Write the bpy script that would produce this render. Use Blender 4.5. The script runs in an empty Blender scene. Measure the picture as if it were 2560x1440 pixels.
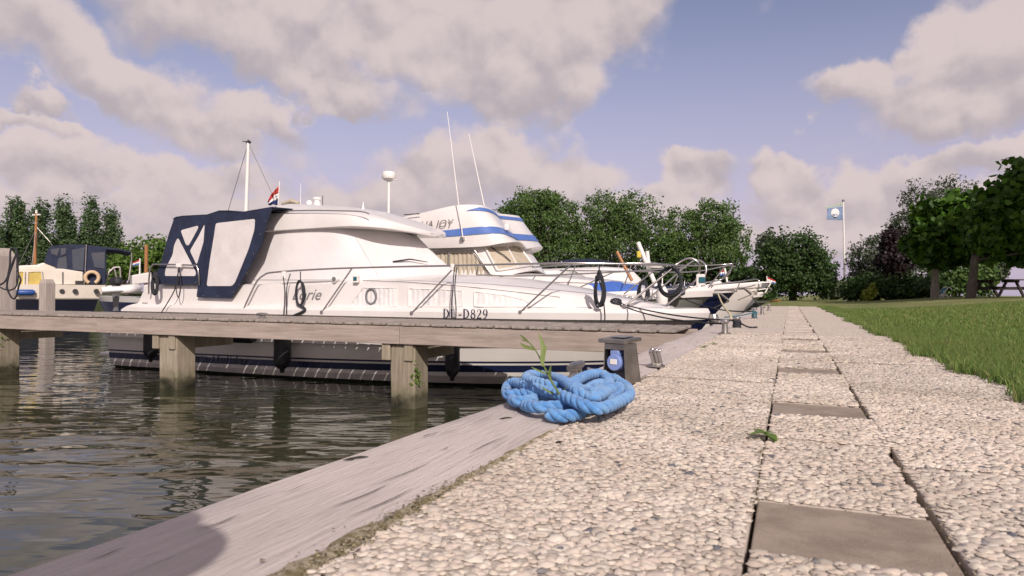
import bpy, math, random
import numpy as np
from mathutils import Vector, Matrix
random.seed(7)
RNG = np.random.default_rng(11)
R = math.radians
scene = bpy.context.scene

# ------------------------------------------------------------------ camera
F_PX, CX, CY = 1707.0, 1280.0, 720.0            # photo is 2560 x 1440
CAM = Vector((0, 0, 0.40))
HEAD, PITCH, ROLL = R(22.15), R(0.40), R(0.33)  # west of north, up, right side up
_f0 = Vector((-math.sin(HEAD), math.cos(HEAD), 0)); _r0 = Vector((math.cos(HEAD), math.sin(HEAD), 0)); _u0 = Vector((0, 0, 1))
FWD = _f0 * math.cos(PITCH) + _u0 * math.sin(PITCH)
_up = _u0 * math.cos(PITCH) - _f0 * math.sin(PITCH)
RGT = _r0 * math.cos(ROLL) + _up * math.sin(ROLL)
UPV = _up * math.cos(ROLL) - _r0 * math.sin(ROLL)
cam_d = bpy.data.cameras.new('camera'); cam = bpy.data.objects.new('camera', cam_d)
scene.collection.objects.link(cam)
cam_d.sensor_width = 36.0; cam_d.lens = F_PX / 2560 * 36.0
cam_d.dof.use_dof = True; cam_d.dof.focus_distance = 4.6; cam_d.dof.aperture_fstop = 8.0
cam_d.clip_start = 0.02; cam_d.clip_end = 3000
_m = Matrix((RGT, UPV, -FWD)).transposed().to_4x4(); _m.translation = CAM
cam.matrix_world = _m
scene.camera = cam

def ray(u, v):
    return FWD + RGT * ((u - CX) / F_PX) - UPV * ((v - CY) / F_PX)
def on_z(u, v, z=0.0):
    d = ray(u, v); return CAM + d * ((z - CAM.z) / d.z)
def on_y(u, v, y):
    d = ray(u, v); return CAM + d * ((y - CAM.y) / d.y)
def at_d(u, v, dist):
    return CAM + ray(u, v) * dist

# ------------------------------------------------------------------ sun and sky
SUN_EL, SUN_AZ = R(34), R(180 - 35.6)           # azimuth clockwise from north
sun_dir = Vector((math.sin(SUN_AZ) * math.cos(SUN_EL), math.cos(SUN_AZ) * math.cos(SUN_EL), math.sin(SUN_EL)))
sl = bpy.data.lights.new('sun', 'SUN'); sl.energy = 4.0; sl.angle = R(0.53); sl.color = (1.0, 0.905, 0.83)
so = bpy.data.objects.new('sun', sl); scene.collection.objects.link(so)
so.rotation_euler = (-sun_dir).to_track_quat('-Z', 'Y').to_euler(); so.location = (20, -30, 40)

world = bpy.data.worlds.new('World'); scene.world = world; world.use_nodes = True
WN = world.node_tree; WN.nodes.clear()

class S:
    """tiny wrapper: build math nodes with python operators"""
    tree = None
    def __init__(s, sock): s.s = sock
    @staticmethod
    def val(x): return x.s if isinstance(x, S) else x
    @staticmethod
    def op(kind, *a, clamp=False):
        n = S.tree.nodes.new('ShaderNodeMath'); n.operation = kind; n.use_clamp = clamp
        for i, x in enumerate(a):
            x = S.val(x)
            if isinstance(x, (int, float)): n.inputs[i].default_value = x
            else: S.tree.links.new(x, n.inputs[i])
        return S(n.outputs[0])
    def __add__(s, o): return S.op('ADD', s, o)
    __radd__ = __add__
    def __sub__(s, o): return S.op('SUBTRACT', s, o)
    def __rsub__(s, o): return S.op('SUBTRACT', o, s)
    def __mul__(s, o): return S.op('MULTIPLY', s, o)
    __rmul__ = __mul__
    def __truediv__(s, o): return S.op('DIVIDE', s, o)

def vmath(kind, *a):
    n = S.tree.nodes.new('ShaderNodeVectorMath'); n.operation = kind
    for i, x in enumerate(a):
        x = S.val(x)
        if isinstance(x, (tuple, list, Vector)): n.inputs[i].default_value = tuple(x)
        elif isinstance(x, (int, float)): n.inputs['Scale'].default_value = x
        else: S.tree.links.new(x, n.inputs['Scale'] if (kind == 'SCALE' and i == 1) else n.inputs[i])
    return S(n.outputs['Value'] if kind in ('LENGTH', 'DOT_PRODUCT') else n.outputs[0])
def noise(vec, scale, detail=6, rough=0.55, out=0, dist=0.0):
    n = S.tree.nodes.new('ShaderNodeTexNoise'); n.inputs['Scale'].default_value = scale
    n.inputs['Detail'].default_value = detail; n.inputs['Roughness'].default_value = rough; n.inputs['Distortion'].default_value = dist
    S.tree.links.new(S.val(vec), n.inputs['Vector']); return S(n.outputs[out])
def smooth(x, a, b, lo=0.0, hi=1.0):
    n = S.tree.nodes.new('ShaderNodeMapRange'); n.interpolation_type = 'SMOOTHSTEP'
    S.tree.links.new(S.val(x), n.inputs[0])
    for i, q in enumerate((a, b, lo, hi)): n.inputs[1 + i].default_value = q
    return S(n.outputs[0])
def mixc(f, a, b, blend='MIX'):
    n = S.tree.nodes.new('ShaderNodeMix'); n.data_type = 'RGBA'; n.blend_type = blend
    for sock, x in ((n.inputs[0], f), (n.inputs[6], a), (n.inputs[7], b)):
        x = S.val(x)
        if isinstance(x, (int, float)): sock.default_value = x
        elif isinstance(x, (tuple, list)): sock.default_value = tuple(x) + ((1,) if len(x) == 3 else ())
        else: S.tree.links.new(x, sock)
    return S(n.outputs[2])

S.tree = WN
tc = WN.nodes.new('ShaderNodeTexCoord')
D = vmath('NORMALIZE', S(tc.outputs['Generated']))
sep = WN.nodes.new('ShaderNodeSeparateXYZ'); WN.links.new(D.s, sep.inputs[0])
dx, dy, dz = (S(sep.outputs[i]) for i in range(3))
az = S.op('ARCTAN2', dx, dy); el = S.op('ARCSINE', dz)
com = WN.nodes.new('ShaderNodeCombineXYZ'); WN.links.new(az.s, com.inputs[0]); WN.links.new(el.s, com.inputs[1])
AE = S(com.outputs[0])
w1 = vmath('SUBTRACT', noise(D, 5.0, 3, 0.5, 1), (0.5, 0.5, 0.5)); w2 = vmath('SUBTRACT', noise(D, 17.0, 5, 0.6, 1), (0.5, 0.5, 0.5))
AEd = vmath('ADD', vmath('ADD', AE, vmath('SCALE', w1, 0.17)), vmath('SCALE', w2, 0.075))
# cumulus banks: centre and radii of each in degrees of azimuth and elevation, and its tilt
def bank(cx, cy, rx, ry, rot=0):
    def ae(u, v):
        d = ray(u, v).normalized(); return math.degrees(math.atan2(d.x, d.y)), math.degrees(math.asin(d.z))
    a0, e0 = ae(cx, cy); a1, _ = ae(cx - rx, cy); a2, _ = ae(cx + rx, cy); _, e1 = ae(cx, cy - ry); _, e2 = ae(cx, cy + ry)
    return (a0, e0, (a2 - a1) / 2, (e1 - e2) / 2, -rot)
BANKS = [bank(*q) for q in (
    (330,200,460,105,22), (40,90,200,120,15), (640,285,125,52,14), (60,290,75,42,0),
    (640,60,460,125,6), (770,190,220,75,12), (1180,80,500,150,0), (1290,200,240,115,0), (1480,70,210,110,-25), (860,255,90,34,0),
    (1250,390,200,95,0), (1080,420,200,75,0), (1420,430,130,70,0), (1020,470,260,60,0),
    (130,430,260,55,0), (430,440,330,60,0), (560,520,300,60,0), (60,350,150,26,0), (100,500,240,55,0),
    (2470,110,190,150,-40), (2330,215,240,80,-14), (2120,240,140,52,-8), (2520,320,180,50,-14),
    (2160,480,290,85,-6), (2330,385,130,50,-18), (1980,440,95,48,0), (2470,430,110,50,0),
    (1720,470,150,48,0), (1560,540,330,50,0), (2100,590,380,60,0), (700,590,600,50,0))]
field = None; accw = None; accv = None
for (a_, e_, ra, re, rot) in BANKS:
    n = WN.nodes.new('ShaderNodeMapping'); n.vector_type = 'TEXTURE'
    n.inputs['Location'].default_value = (R(a_), R(e_), 0); n.inputs['Rotation'].default_value = (0, 0, R(rot)); n.inputs['Scale'].default_value = (R(ra), R(re), 1)
    WN.links.new(AEd.s, n.inputs['Vector'])
    q = 1.0 - vmath('LENGTH', S(n.outputs[0]))
    w = S.op('MAXIMUM', q + 0.15, 0.0)
    sp = WN.nodes.new('ShaderNodeSeparateXYZ'); WN.links.new(n.outputs[0], sp.inputs[0])
    wv = w * S(sp.outputs[1])
    field = q if field is None else S.op('MAXIMUM', field, q)
    accw = w if accw is None else accw + w
    accv = wv if accv is None else accv + wv
fb = noise(D, 7.0, 8, 0.52); fb2 = noise(vmath('ADD', D, (0.022, -0.008, 0.040)), 7.0, 4, 0.5)
fine = noise(D, 24.0, 5, 0.5); fine2 = noise(vmath('ADD', D, (0.006, -0.002, 0.012)), 24.0, 4, 0.5)
away = S.op('MAXIMUM', smooth(S.op('ABSOLUTE', az + R(22.0)), R(42), R(60)), smooth(el, R(27), R(38)))
generic = (noise(D, 3.2, 5, 0.5) - 0.47) * 4.0
field = S.op('MAXIMUM', field, generic * away - (1.0 - away))
def vor(vec, scale, smo=0.7):
    n = WN.nodes.new('ShaderNodeTexVoronoi'); n.feature = 'F1'; n.inputs['Scale'].default_value = scale; n.inputs['Detail'].default_value = 0.0
    WN.links.new(S.val(vec), n.inputs['Vector']); return S(n.outputs['Distance'])
Dw = vmath('ADD', D, vmath('SCALE', w2, 0.035))
puff = (0.45 - vor(Dw, 15.0)) * 0.7; puff2 = (0.45 - vor(vmath('ADD', Dw, (0.010, -0.004, 0.020)), 15.0)) * 0.7
base_f = field + (fb - 0.5) * 1.05 + puff * 0.55 + (fine - 0.5) * 0.30
dens = smooth(base_f, -0.24, 0.30)
vavg = accv / (accw + 0.05)
lit = S.op('ADD', 0.60 + vavg * 0.50 + (fb - fb2) * 1.1 + (puff - puff2) * 1.1 + (fine - fine2) * 0.8, 0.0, clamp=True)
sky = WN.nodes.new('ShaderNodeTexSky'); sky.sky_type = 'NISHITA'; sky.sun_disc = False
sky.sun_elevation = SUN_EL; sky.sun_rotation = SUN_AZ; sky.air_density = 1.0; sky.dust_density = 1.6; sky.ozone_density = 1.0
SKY_K = 0.085
skyc = mixc(1.0, S(sky.outputs[0]), (1.58, 1.20, 1.22), 'MULTIPLY')
hz = smooth(el, R(0), R(25), 0.80, 0.0)
skyc = mixc(hz, skyc, tuple(c / SKY_K for c in (0.52, 0.44, 0.59)))
cl = mixc(smooth(lit, 0.1, 0.9), tuple(c / SKY_K for c in (0.45, 0.39, 0.405)), tuple(c / SKY_K for c in (0.68, 0.57, 0.55)))
cl = mixc(smooth(el, R(2), R(12), 0.35, 0.0), cl, tuple(c / SKY_K for c in (0.56, 0.475, 0.505)))
allsky = mixc(dens * 0.90, skyc, cl)
bg = WN.nodes.new('ShaderNodeBackground'); bg.inputs['Strength'].default_value = SKY_K
WN.links.new(allsky.s, bg.inputs['Color'])
wo = WN.nodes.new('ShaderNodeOutputWorld'); WN.links.new(bg.outputs[0], wo.inputs['Surface'])
try: world.cycles.sampling_method = 'MANUAL'; world.cycles.sample_map_resolution = 512
except Exception: pass

scene.view_settings.view_transform = 'Standard'; scene.view_settings.look = 'None'
scene.view_settings.gamma = 1.0; scene.view_settings.use_curve_mapping = False
scene.view_settings.exposure = 0.1
scene.render.engine = 'CYCLES'
cy = scene.cycles
cy.use_denoising = True; cy.max_bounces = 8; cy.transparent_max_bounces = 12; cy.sample_clamp_indirect = 20.0
cy.caustics_reflective = True; cy.blur_glossy = 0.5

# ------------------------------------------------------------------ mesh helpers
BASE = {}
def link(o): scene.collection.objects.link(o); return o
def tag(o, label=None, cat=None, group=None, kind=None):
    if label: o['label'] = label
    if cat: o['category'] = cat
    if group: o['group'] = group
    if kind: o['kind'] = kind
    return o
def thing(name, loc, label, cat, group=None, kind=None):
    o = bpy.data.objects.new(name, None); o.empty_display_size = 0.2
    o.location = loc; BASE[o.name] = Vector(loc); link(o)
    return tag(o, label, cat, group, kind)
def base_of(o): return BASE.get(o.name, Vector((0, 0, 0)))

class MB:
    def __init__(s): s.v = []; s.f = []; s.mi = []
    def add(s, vs, fs, m=0):
        n = len(s.v); s.v += [tuple(p) for p in vs]; s.f += [tuple(i + n for i in f) for f in fs]; s.mi += [m] * len(fs); return s
    def box(s, c, d, rz=0, m=0, rot=None):
        c = Vector(c); M = rot if rot is not None else Matrix.Rotation(rz, 3, 'Z')
        vs = [c + M @ Vector((sx * d[0] / 2, sy * d[1] / 2, sz * d[2] / 2)) for sx in (-1, 1) for sy in (-1, 1) for sz in (-1, 1)]
        return s.add(vs, [(0,1,3,2),(4,6,7,5),(0,4,5,1),(2,3,7,6),(0,2,6,4),(1,5,7,3)], m)
    def loft(s, rings, closed=True, caps=True, m=0):
        k = len(rings[0]); vs = [p for r in rings for p in r]; fs = []
        for i in range(len(rings) - 1):
            for j in range(k if closed else k - 1):
                a = i * k + j; b = i * k + (j + 1) % k; fs.append((a, b, b + k, a + k))
        if caps and closed:
            fs.append(tuple(range(k - 1, -1, -1))); fs.append(tuple((len(rings) - 1) * k + j for j in range(k)))
        return s.add(vs, fs, m)
    def tube(s, pts, r, n=8, m=0, caps=True, closed=False):
        pts = [Vector(p) for p in pts]; rs = r if isinstance(r, (list, tuple)) else [r] * len(pts)
        up = None; rings = []; K = len(pts)
        for i, p in enumerate(pts):
            t = (pts[(i + 1) % K if closed else min(i + 1, K - 1)] - pts[(i - 1) if (closed or i) else 0])
            if t.length < 1e-9: t = Vector((0, 0, 1))
            t.normalize()
            if up is None: up = t.orthogonal().normalized()
            up = (up - t * up.dot(t))
            up = up.normalized() if up.length > 1e-6 else t.orthogonal().normalized()
            b = t.cross(up)
            rings.append([p + (up * math.cos(a) + b * math.sin(a)) * rs[i] for a in (2 * math.pi * j / n for j in range(n))])
        if closed: rings.append(rings[0]); caps = False
        return s.loft(rings, True, caps, m)
    def lathe(s, c, prof, n=20, axis='Z', m=0, rot=None):
        c = Vector(c); rings = []
        for (r, z) in prof:
            ring = []
            for j in range(n):
                a = 2 * math.pi * j / n; p = Vector((r * math.cos(a), r * math.sin(a), z))
                if axis == 'Y': p = Vector((p.x, p.z, -p.y))
                if axis == 'X': p = Vector((p.z, p.x, p.y))
                if rot is not None: p = rot @ p
                ring.append(c + p)
            rings.append(ring)
        return s.loft(rings, True, True, m)
    def prism(s, poly, off, m=0):
        """poly: 3d outline, off: vector of thickness"""
        a = [Vector(p) for p in poly]; b = [p + Vector(off) for p in a]
        return s.loft([a, b], True, True, m)
    def build(s, name, mat, parent=None, smooth_=None, label=None, bevel=0):
        me = bpy.data.meshes.new(name); b = base_of(parent) if parent is not None else Vector((0, 0, 0))
        me.from_pydata([(p[0] - b.x, p[1] - b.y, p[2] - b.z) for p in s.v], [], s.f)
        mats = mat if isinstance(mat, (list, tuple)) else [mat]
        for q in mats: me.materials.append(q)
        if len(mats) > 1: me.polygons.foreach_set('material_index', s.mi)
        me.validate(); me.update()
        import bmesh
        bm = bmesh.new(); bm.from_mesh(me); bmesh.ops.recalc_face_normals(bm, faces=bm.faces[:]); bm.to_mesh(me); bm.free()
        if smooth_ is not None:
            me.shade_smooth(); me.set_sharp_from_angle(angle=R(smooth_))
        o = bpy.data.objects.new(name, me); link(o)
        if parent is not None: o.parent = parent; BASE[o.name] = b
        else: BASE[o.name] = Vector((0, 0, 0))
        if bevel:
            md = o.modifiers.new('bevel', 'BEVEL'); md.width = bevel; md.segments = 2; md.limit_method = 'ANGLE'; md.angle_limit = R(40)
        if label: o['label'] = label
        return o
def fast_mesh(name, V, T, mat, parent=None, smooth_=False, per=3):
    """numpy verts (n,3) and faces (m,per)"""
    me = bpy.data.meshes.new(name); b = base_of(parent) if parent is not None else Vector((0, 0, 0))
    V = np.asarray(V, dtype=np.float32) - np.array(b, dtype=np.float32); T = np.asarray(T, dtype=np.int32)
    me.vertices.add(len(V)); me.vertices.foreach_set('co', V.ravel())
    me.loops.add(T.size); me.loops.foreach_set('vertex_index', T.ravel())
    me.polygons.add(len(T)); me.polygons.foreach_set('loop_start', np.arange(0, T.size, per, dtype=np.int32))
    me.polygons.foreach_set('loop_total', np.full(len(T), per, dtype=np.int32))
    if smooth_: me.polygons.foreach_set('use_smooth', np.ones(len(T), dtype=bool))
    me.update(calc_edges=True); me.materials.append(mat)
    o = bpy.data.objects.new(name, me); link(o)
    if parent is not None: o.parent = parent
    BASE[o.name] = b
    return o
def spline(pts, n=8, closed=False):
    P = [Vector(p) for p in pts]; out = []; K = len(P)
    for i in range(K if closed else K - 1):
        p0 = P[(i - 1) % K] if (closed or i > 0) else P[0]; p1 = P[i]; p2 = P[(i + 1) % K]; p3 = P[(i + 2) % K] if (closed or i + 2 < K) else P[-1]
        for j in range(n):
            t = j / n
            out.append(0.5 * ((2 * p1) + (p2 - p0) * t + (2 * p0 - 5 * p1 + 4 * p2 - p3) * t * t + (3 * p1 - p0 - 3 * p2 + p3) * t ** 3))
    if not closed: out.append(P[-1])
    return out
def interp(x, xs, ys): return float(np.interp(x, xs, ys))
def copy_tree(o, parent=None):
    c = o.copy(); scene.collection.objects.link(c); c.parent = parent; BASE[c.name] = base_of(o)
    for ch in list(o.children): copy_tree(ch, c)
    return c

# ------------------------------------------------------------------ materials
def mat(name, col, rough=0.5, metal=0.0, col2=None, scale=5.0, bump=0.0, bscale=None, stretch=(1, 1, 1), detail=5, coat=0.0, spec=0.5, ramp=(0.35, 0.65), dist=0.0, rough2=None, rnd=0.0):
    m = bpy.data.materials.new(name); m.use_nodes = True; S.tree = t = m.node_tree
    p = t.nodes['Principled BSDF']
    p.inputs['Base Color'].default_value = tuple(col) + (1,); p.inputs['Roughness'].default_value = rough; p.inputs['Metallic'].default_value = metal
    p.inputs['Coat Weight'].default_value = coat; p.inputs['Coat Roughness'].default_value = 0.08; p.inputs['Specular IOR Level'].default_value = spec
    if col2 is not None or bump or rnd:
        c = t.nodes.new('ShaderNodeTexCoord'); v = S(c.outputs['Object'])
        oi = t.nodes.new('ShaderNodeObjectInfo'); rr = S(oi.outputs['Random'])
        cb = t.nodes.new('ShaderNodeCombineXYZ')
        for i in range(3): t.links.new((rr * (37.0 + 11 * i)).s, cb.inputs[i])
        v = vmath('ADD', v, S(cb.outputs[0])); v = vmath('MULTIPLY', v, stretch)
        n1 = noise(v, scale, detail, 0.6, 0, dist)
        if col2 is not None:
            f = smooth(n1, *ramp); colr = mixc(f, col, col2)
            if rnd: colr = mixc(1.0, colr, mixc(rr, (1 - rnd,) * 3, (1 + rnd,) * 3), 'MULTIPLY')
            t.links.new(colr.s, p.inputs['Base Color'])
            if rough2 is not None: t.links.new(smooth(n1, ramp[0], ramp[1], rough, rough2).s, p.inputs['Roughness'])
        if bump:
            b = t.nodes.new('ShaderNodeBump'); b.inputs['Strength'].default_value = 1.0; b.inputs['Distance'].default_value = bump
            t.links.new(noise(v, bscale or scale * 3, 6, 0.65).s, b.inputs['Height']); t.links.new(b.outputs[0], p.inputs['Normal'])
    return m
M = {}
M['gelcoat'] = mat('white_gelcoat', (0.70, 0.67, 0.65), 0.28, col2=(0.64, 0.61, 0.585), scale=1.3, coat=0.35, detail=8)
M['gelcoat_warm'] = mat('cream_gelcoat', (0.68, 0.62, 0.54), 0.32, col2=(0.62, 0.56, 0.48), scale=1.5, coat=0.2)
M['canvas_white'] = mat('white_canvas', (0.66, 0.63, 0.63), 0.85, col2=(0.60, 0.575, 0.57), scale=2.0, bump=0.006, bscale=3.5)
M['vinyl'] = mat('pale_vinyl', (0.66, 0.62, 0.61), 0.35, col2=(0.58, 0.545, 0.54), scale=3.0, bump=0.01, bscale=3.0, coat=0.15)
M['navy_canvas'] = mat('navy_canvas', (0.008, 0.013, 0.036), 0.8, col2=(0.014, 0.022, 0.055), scale=6, bump=0.006, bscale=5)
M['navy'] = mat('navy_paint', (0.008, 0.012, 0.045), 0.3, col2=(0.012, 0.018, 0.055), scale=2, coat=0.3)
M['blue'] = mat('blue_paint', (0.085, 0.16, 0.43), 0.4, col2=(0.07, 0.14, 0.38), scale=3)
M['blue_canvas'] = mat('blue_canvas', (0.05, 0.13, 0.46), 0.8, col2=(0.065, 0.16, 0.52), scale=5, bump=0.01, bscale=5)
M['steel'] = mat('stainless_steel', (0.52, 0.50, 0.48), 0.24, 1.0)
M['steel_dull'] = mat('brushed_steel', (0.42, 0.40, 0.37), 0.36, 1.0, col2=(0.30, 0.285, 0.26), scale=9, bump=0.0006, bscale=40, rough2=0.5)
M['pedestal'] = mat('dark_stainless', (0.42, 0.39, 0.345), 0.40, 1.0, col2=(0.30, 0.28, 0.245), scale=12, bump=0.0006, bscale=40)
M['dark_hull'] = mat('blue_black_hull', (0.005, 0.007, 0.018), 0.4)
M['black'] = mat('black_rubber', (0.012, 0.012, 0.014), 0.55, col2=(0.02, 0.02, 0.024), scale=8)
M['rope_dark'] = mat('black_rope', (0.012, 0.013, 0.018), 0.85, col2=(0.03, 0.032, 0.04), scale=60, bump=0.003, bscale=90)
M['rope_white'] = mat('white_cord', (0.55, 0.52, 0.48), 0.85)
M['line'] = mat('grey_seam', (0.10, 0.10, 0.10), 0.6)
M['grey_plastic'] = mat('grey_plastic', (0.16, 0.16, 0.17), 0.5)
M['glass'] = mat('dark_glass', (0.03, 0.035, 0.04), 0.05, coat=0.5)
M['curtain'] = mat('beige_curtain', (0.46, 0.40, 0.31), 0.9, col2=(0.40, 0.345, 0.26), scale=8)
M['curtain_white'] = mat('white_curtain', (0.70, 0.68, 0.67), 0.9, col2=(0.60, 0.585, 0.58), scale=9)
M['hull_green'] = mat('grey_green_hull', (0.27, 0.28, 0.25), 0.35, col2=(0.23, 0.24, 0.215), scale=2, coat=0.2)
M['hull_grey'] = mat('pale_grey_hull', (0.72, 0.685, 0.64), 0.25, col2=(0.66, 0.625, 0.585), scale=1.2, coat=0.3)
M['antifoul'] = mat('antifouling', (0.012, 0.016, 0.02), 0.7, col2=(0.02, 0.03, 0.025), scale=6)
M['varnish'] = mat('varnished_wood', (0.36, 0.16, 0.045), 0.4, col2=(0.28, 0.12, 0.035), scale=6, stretch=(4, 4, 1), coat=0.3)
M['red'] = mat('red_cloth', (0.42, 0.035, 0.03), 0.8)
M['white_cloth'] = mat('white_cloth', (0.75, 0.72, 0.70), 0.85)
M['blue_cloth'] = mat('blue_cloth', (0.02, 0.03, 0.12), 0.85)
M['crest'] = mat('red_sticker', (0.50, 0.16, 0.10), 0.5)
M['teal_lens'] = mat('green_lens', (0.01, 0.10, 0.13), 0.15, coat=0.4)
M['ring_tan'] = mat('tan_life_ring', (0.55, 0.40, 0.25), 0.6)
M['white_plastic'] = mat('white_plastic', (0.74, 0.71, 0.68), 0.4)
M['yellow'] = mat('yellow_plastic', (0.62, 0.48, 0.06), 0.55)
M['fender_blue'] = mat('blue_fender', (0.02, 0.07, 0.26), 0.45)
# weathered timber
def wood(name, a, b, stretch, scale=3.0, moss=None, bump=0.004):
    m = mat(name, a, 0.82, col2=b, scale=scale, stretch=stretch, bump=bump, bscale=scale * 2.2, detail=9, ramp=(0.3, 0.7), rnd=0.10, spec=0.25)
    if moss:
        S.tree = t = m.node_tree; p = t.nodes['Principled BSDF']; g = t.nodes.new('ShaderNodeNewGeometry')
        sp = t.nodes.new('ShaderNodeSeparateXYZ'); t.links.new(g.outputs['Position'], sp.inputs[0])
        old = p.inputs['Base Color'].links[0].from_socket
        nn = noise(S(g.outputs['Position']), 9.0, 6, 0.65)
        k = smooth(S(sp.outputs[2]) + (nn - 0.5) * 0.35, moss[1], moss[0])
        c2 = mixc(noise(S(g.outputs['Position']), 30.0, 4), (0.030, 0.034, 0.014), (0.13, 0.125, 0.07))
        wet = smooth(S(sp.outputs[2]) + (nn - 0.5) * 0.22, -0.80, -0.90)
        t.links.new(mixc(wet, mixc(k, S(old), c2), (0.012, 0.013, 0.007)).s, p.inputs['Base Color'])
    return m
M['deck_wood'] = wood('weathered_deck_wood', (0.36, 0.315, 0.285), (0.21, 0.18, 0.155), (6, 0.6, 6))
M['fascia_wood'] = wood('weathered_beam_wood', (0.375, 0.315, 0.28), (0.25, 0.205, 0.175), (0.5, 6, 7))
M['quay_wood'] = wood('weathered_quay_wood', (0.52, 0.465, 0.435), (0.44, 0.39, 0.36), (9, 0.8, 9), scale=4.0, bump=0.006)
def streaks(m, sv, dark, amt, lo=.55, hi=.75, bump=.0025):
    S.tree = t = m.node_tree; p = t.nodes['Principled BSDF']; c = t.nodes.new('ShaderNodeTexCoord'); v = vmath('MULTIPLY', S(c.outputs['Object']), sv)
    n = noise(v, 1.0, 6, 0.65, 0, 0.35); k = smooth(n, lo, hi, 0.0, amt); old = p.inputs['Base Color'].links[0].from_socket
    big = noise(vmath('MULTIPLY', S(c.outputs['Object']), (3, 1.2, 3)), 1.0, 5); col = mixc(smooth(big, .35, .7, 0, .35), S(old), tuple(min(1, x * 3.2) for x in dark))
    t.links.new(mixc(k, col, dark).s, p.inputs['Base Color'])
    b = t.nodes.new('ShaderNodeBump'); b.invert = True; b.inputs['Distance'].default_value = bump; t.links.new(n.s, b.inputs['Height'])
    if p.inputs['Normal'].links: t.links.new(p.inputs['Normal'].links[0].from_socket, b.inputs['Normal'])
    t.links.new(b.outputs[0], p.inputs['Normal'])
streaks(M['quay_wood'], (95, 7, 95), (0.22, 0.19, 0.18), .5); streaks(M['fascia_wood'], (4, 60, 75), (0.13, 0.105, 0.09), .5); streaks(M['deck_wood'], (60, 4, 60), (0.10, 0.09, 0.075), .6)
M['pile_wood'] = wood('weathered_pile_wood', (0.345, 0.30, 0.235), (0.23, 0.195, 0.145), (7, 7, 0.6), moss=(-0.96, -0.62))
streaks(M['pile_wood'], (55, 55, 3.5), (0.085, 0.075, 0.05), .6)
M['post_wood'] = wood('grey_post_wood', (0.43, 0.375, 0.34), (0.31, 0.265, 0.235), (7, 7, 0.5))
M['post_dark'] = wood('dark_table_wood', (0.045, 0.035, 0.03), (0.025, 0.02, 0.018), (4, 4, 4))
# ------------------------------------------------------------------ water
WATER_Z = -1.0
def water_mat():
    m = bpy.data.materials.new('harbour_water'); m.use_nodes = True; S.tree = t = m.node_tree; p = t.nodes['Principled BSDF']
    p.inputs['Base Color'].default_value = (0.034, 0.037, 0.020, 1); p.inputs['Roughness'].default_value = 0.03; p.inputs['IOR'].default_value = 1.33
    p.inputs['Specular IOR Level'].default_value = 0.8
    g = t.nodes.new('ShaderNodeNewGeometry'); P = S(g.outputs['Position'])
    cbv = t.nodes.new('ShaderNodeCombineXYZ'); t.links.new((vmath('DOT_PRODUCT', P, tuple(_r0)) * 0.55).s, cbv.inputs[0]); t.links.new((vmath('DOT_PRODUCT', P, tuple(_f0)) * 1.35).s, cbv.inputs[1]); v = S(cbv.outputs[0])
    h = noise(v, 2.0, 1, 0.4, 0, 0.6) * 1.0 + noise(v, 5.2, 1, 0.4, 0, 0.6) * 0.20 + noise(v, 13.0, 1, 0.4) * 0.022
    calm = smooth(noise(P, 0.45, 2), 0.35, 0.65, 0.45, 1.0)
    b = t.nodes.new('ShaderNodeBump'); b.inputs['Distance'].default_value = 0.042; t.links.new(calm.s, b.inputs['Strength'])
    t.links.new(h.s, b.inputs['Height']); t.links.new(b.outputs[0], p.inputs['Normal'])
    return m
w = MB(); w.add([(-400, -60, WATER_Z), (-0.5, -60, WATER_Z), (-0.5, 300, WATER_Z), (-400, 300, WATER_Z)], [(0, 1, 2, 3)])
water = tag(w.build('water', water_mat()), kind='structure')

# ------------------------------------------------------------------ lawn
def sstep(a, b, x):
    t = np.clip((x - a) / (b - a), 0, 1); return t * t * (3 - 2 * t)
PATH_L, PATH_R, PATH_END = -0.645, 0.90, 25.2
def lawn_z(x, y):
    x = np.asarray(x, dtype=float); y = np.asarray(y, dtype=float)
    rise = 0.345 * sstep(0.7, 7.5, x) * (1 - 0.9 * sstep(34, 50, y) * (1 - sstep(4, 9, x)))
    return -0.012 + rise + 0.012 * np.sin(x * 1.7 + y * 0.6) * sstep(1.0, 2.0, x)
def lawn_mat():
    m = bpy.data.materials.new('mown_grass'); m.use_nodes = True; S.tree = t = m.node_tree; p = t.nodes['Principled BSDF']
    g = t.nodes.new('ShaderNodeNewGeometry'); P = S(g.outputs['Position'])
    a = noise(P, 0.55, 5, 0.6); b_ = noise(P, 40.0, 4, 0.7); c_ = noise(P, 4.0, 5, 0.65)
    col = mixc(smooth(a, 0.35, 0.7), (0.175, 0.215, 0.070), (0.320, 0.310, 0.140))
    col = mixc(smooth(c_, 0.4, 0.75, 0, 0.5), col, (0.29, 0.26, 0.12))
    col = mixc(smooth(b_, 0.35, 0.7, 0.55, 0.0), col, (0.055, 0.080, 0.020))
    t.links.new(col.s, p.inputs['Base Color']); p.inputs['Roughness'].default_value = 0.9; p.inputs['Specular IOR Level'].default_value = 0.15
    b = t.nodes.new('ShaderNodeBump'); b.inputs['Distance'].default_value = 0.03; t.links.new(b_.s, b.inputs['Height']); t.links.new(b.outputs[0], p.inputs['Normal'])
    return m
M['lawn'] = lawn_mat()
xs = np.concatenate([np.linspace(-1.0, 8, 46), np.array([10, 14, 20, 35, 70, 160, 400])])
ys = np.concatenate([np.linspace(-30, 0, 7), np.linspace(1, 55, 82), np.array([60, 75, 100, 160, 300])])
V = []; Fq = []
for j, y in enumerate(ys):
    for i, x in enumerate(xs): V.append((x, y, float(lawn_z(x, y)) if (x > PATH_R - 0.05 or y > PATH_END) else -0.06))
nx = len(xs)
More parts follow.
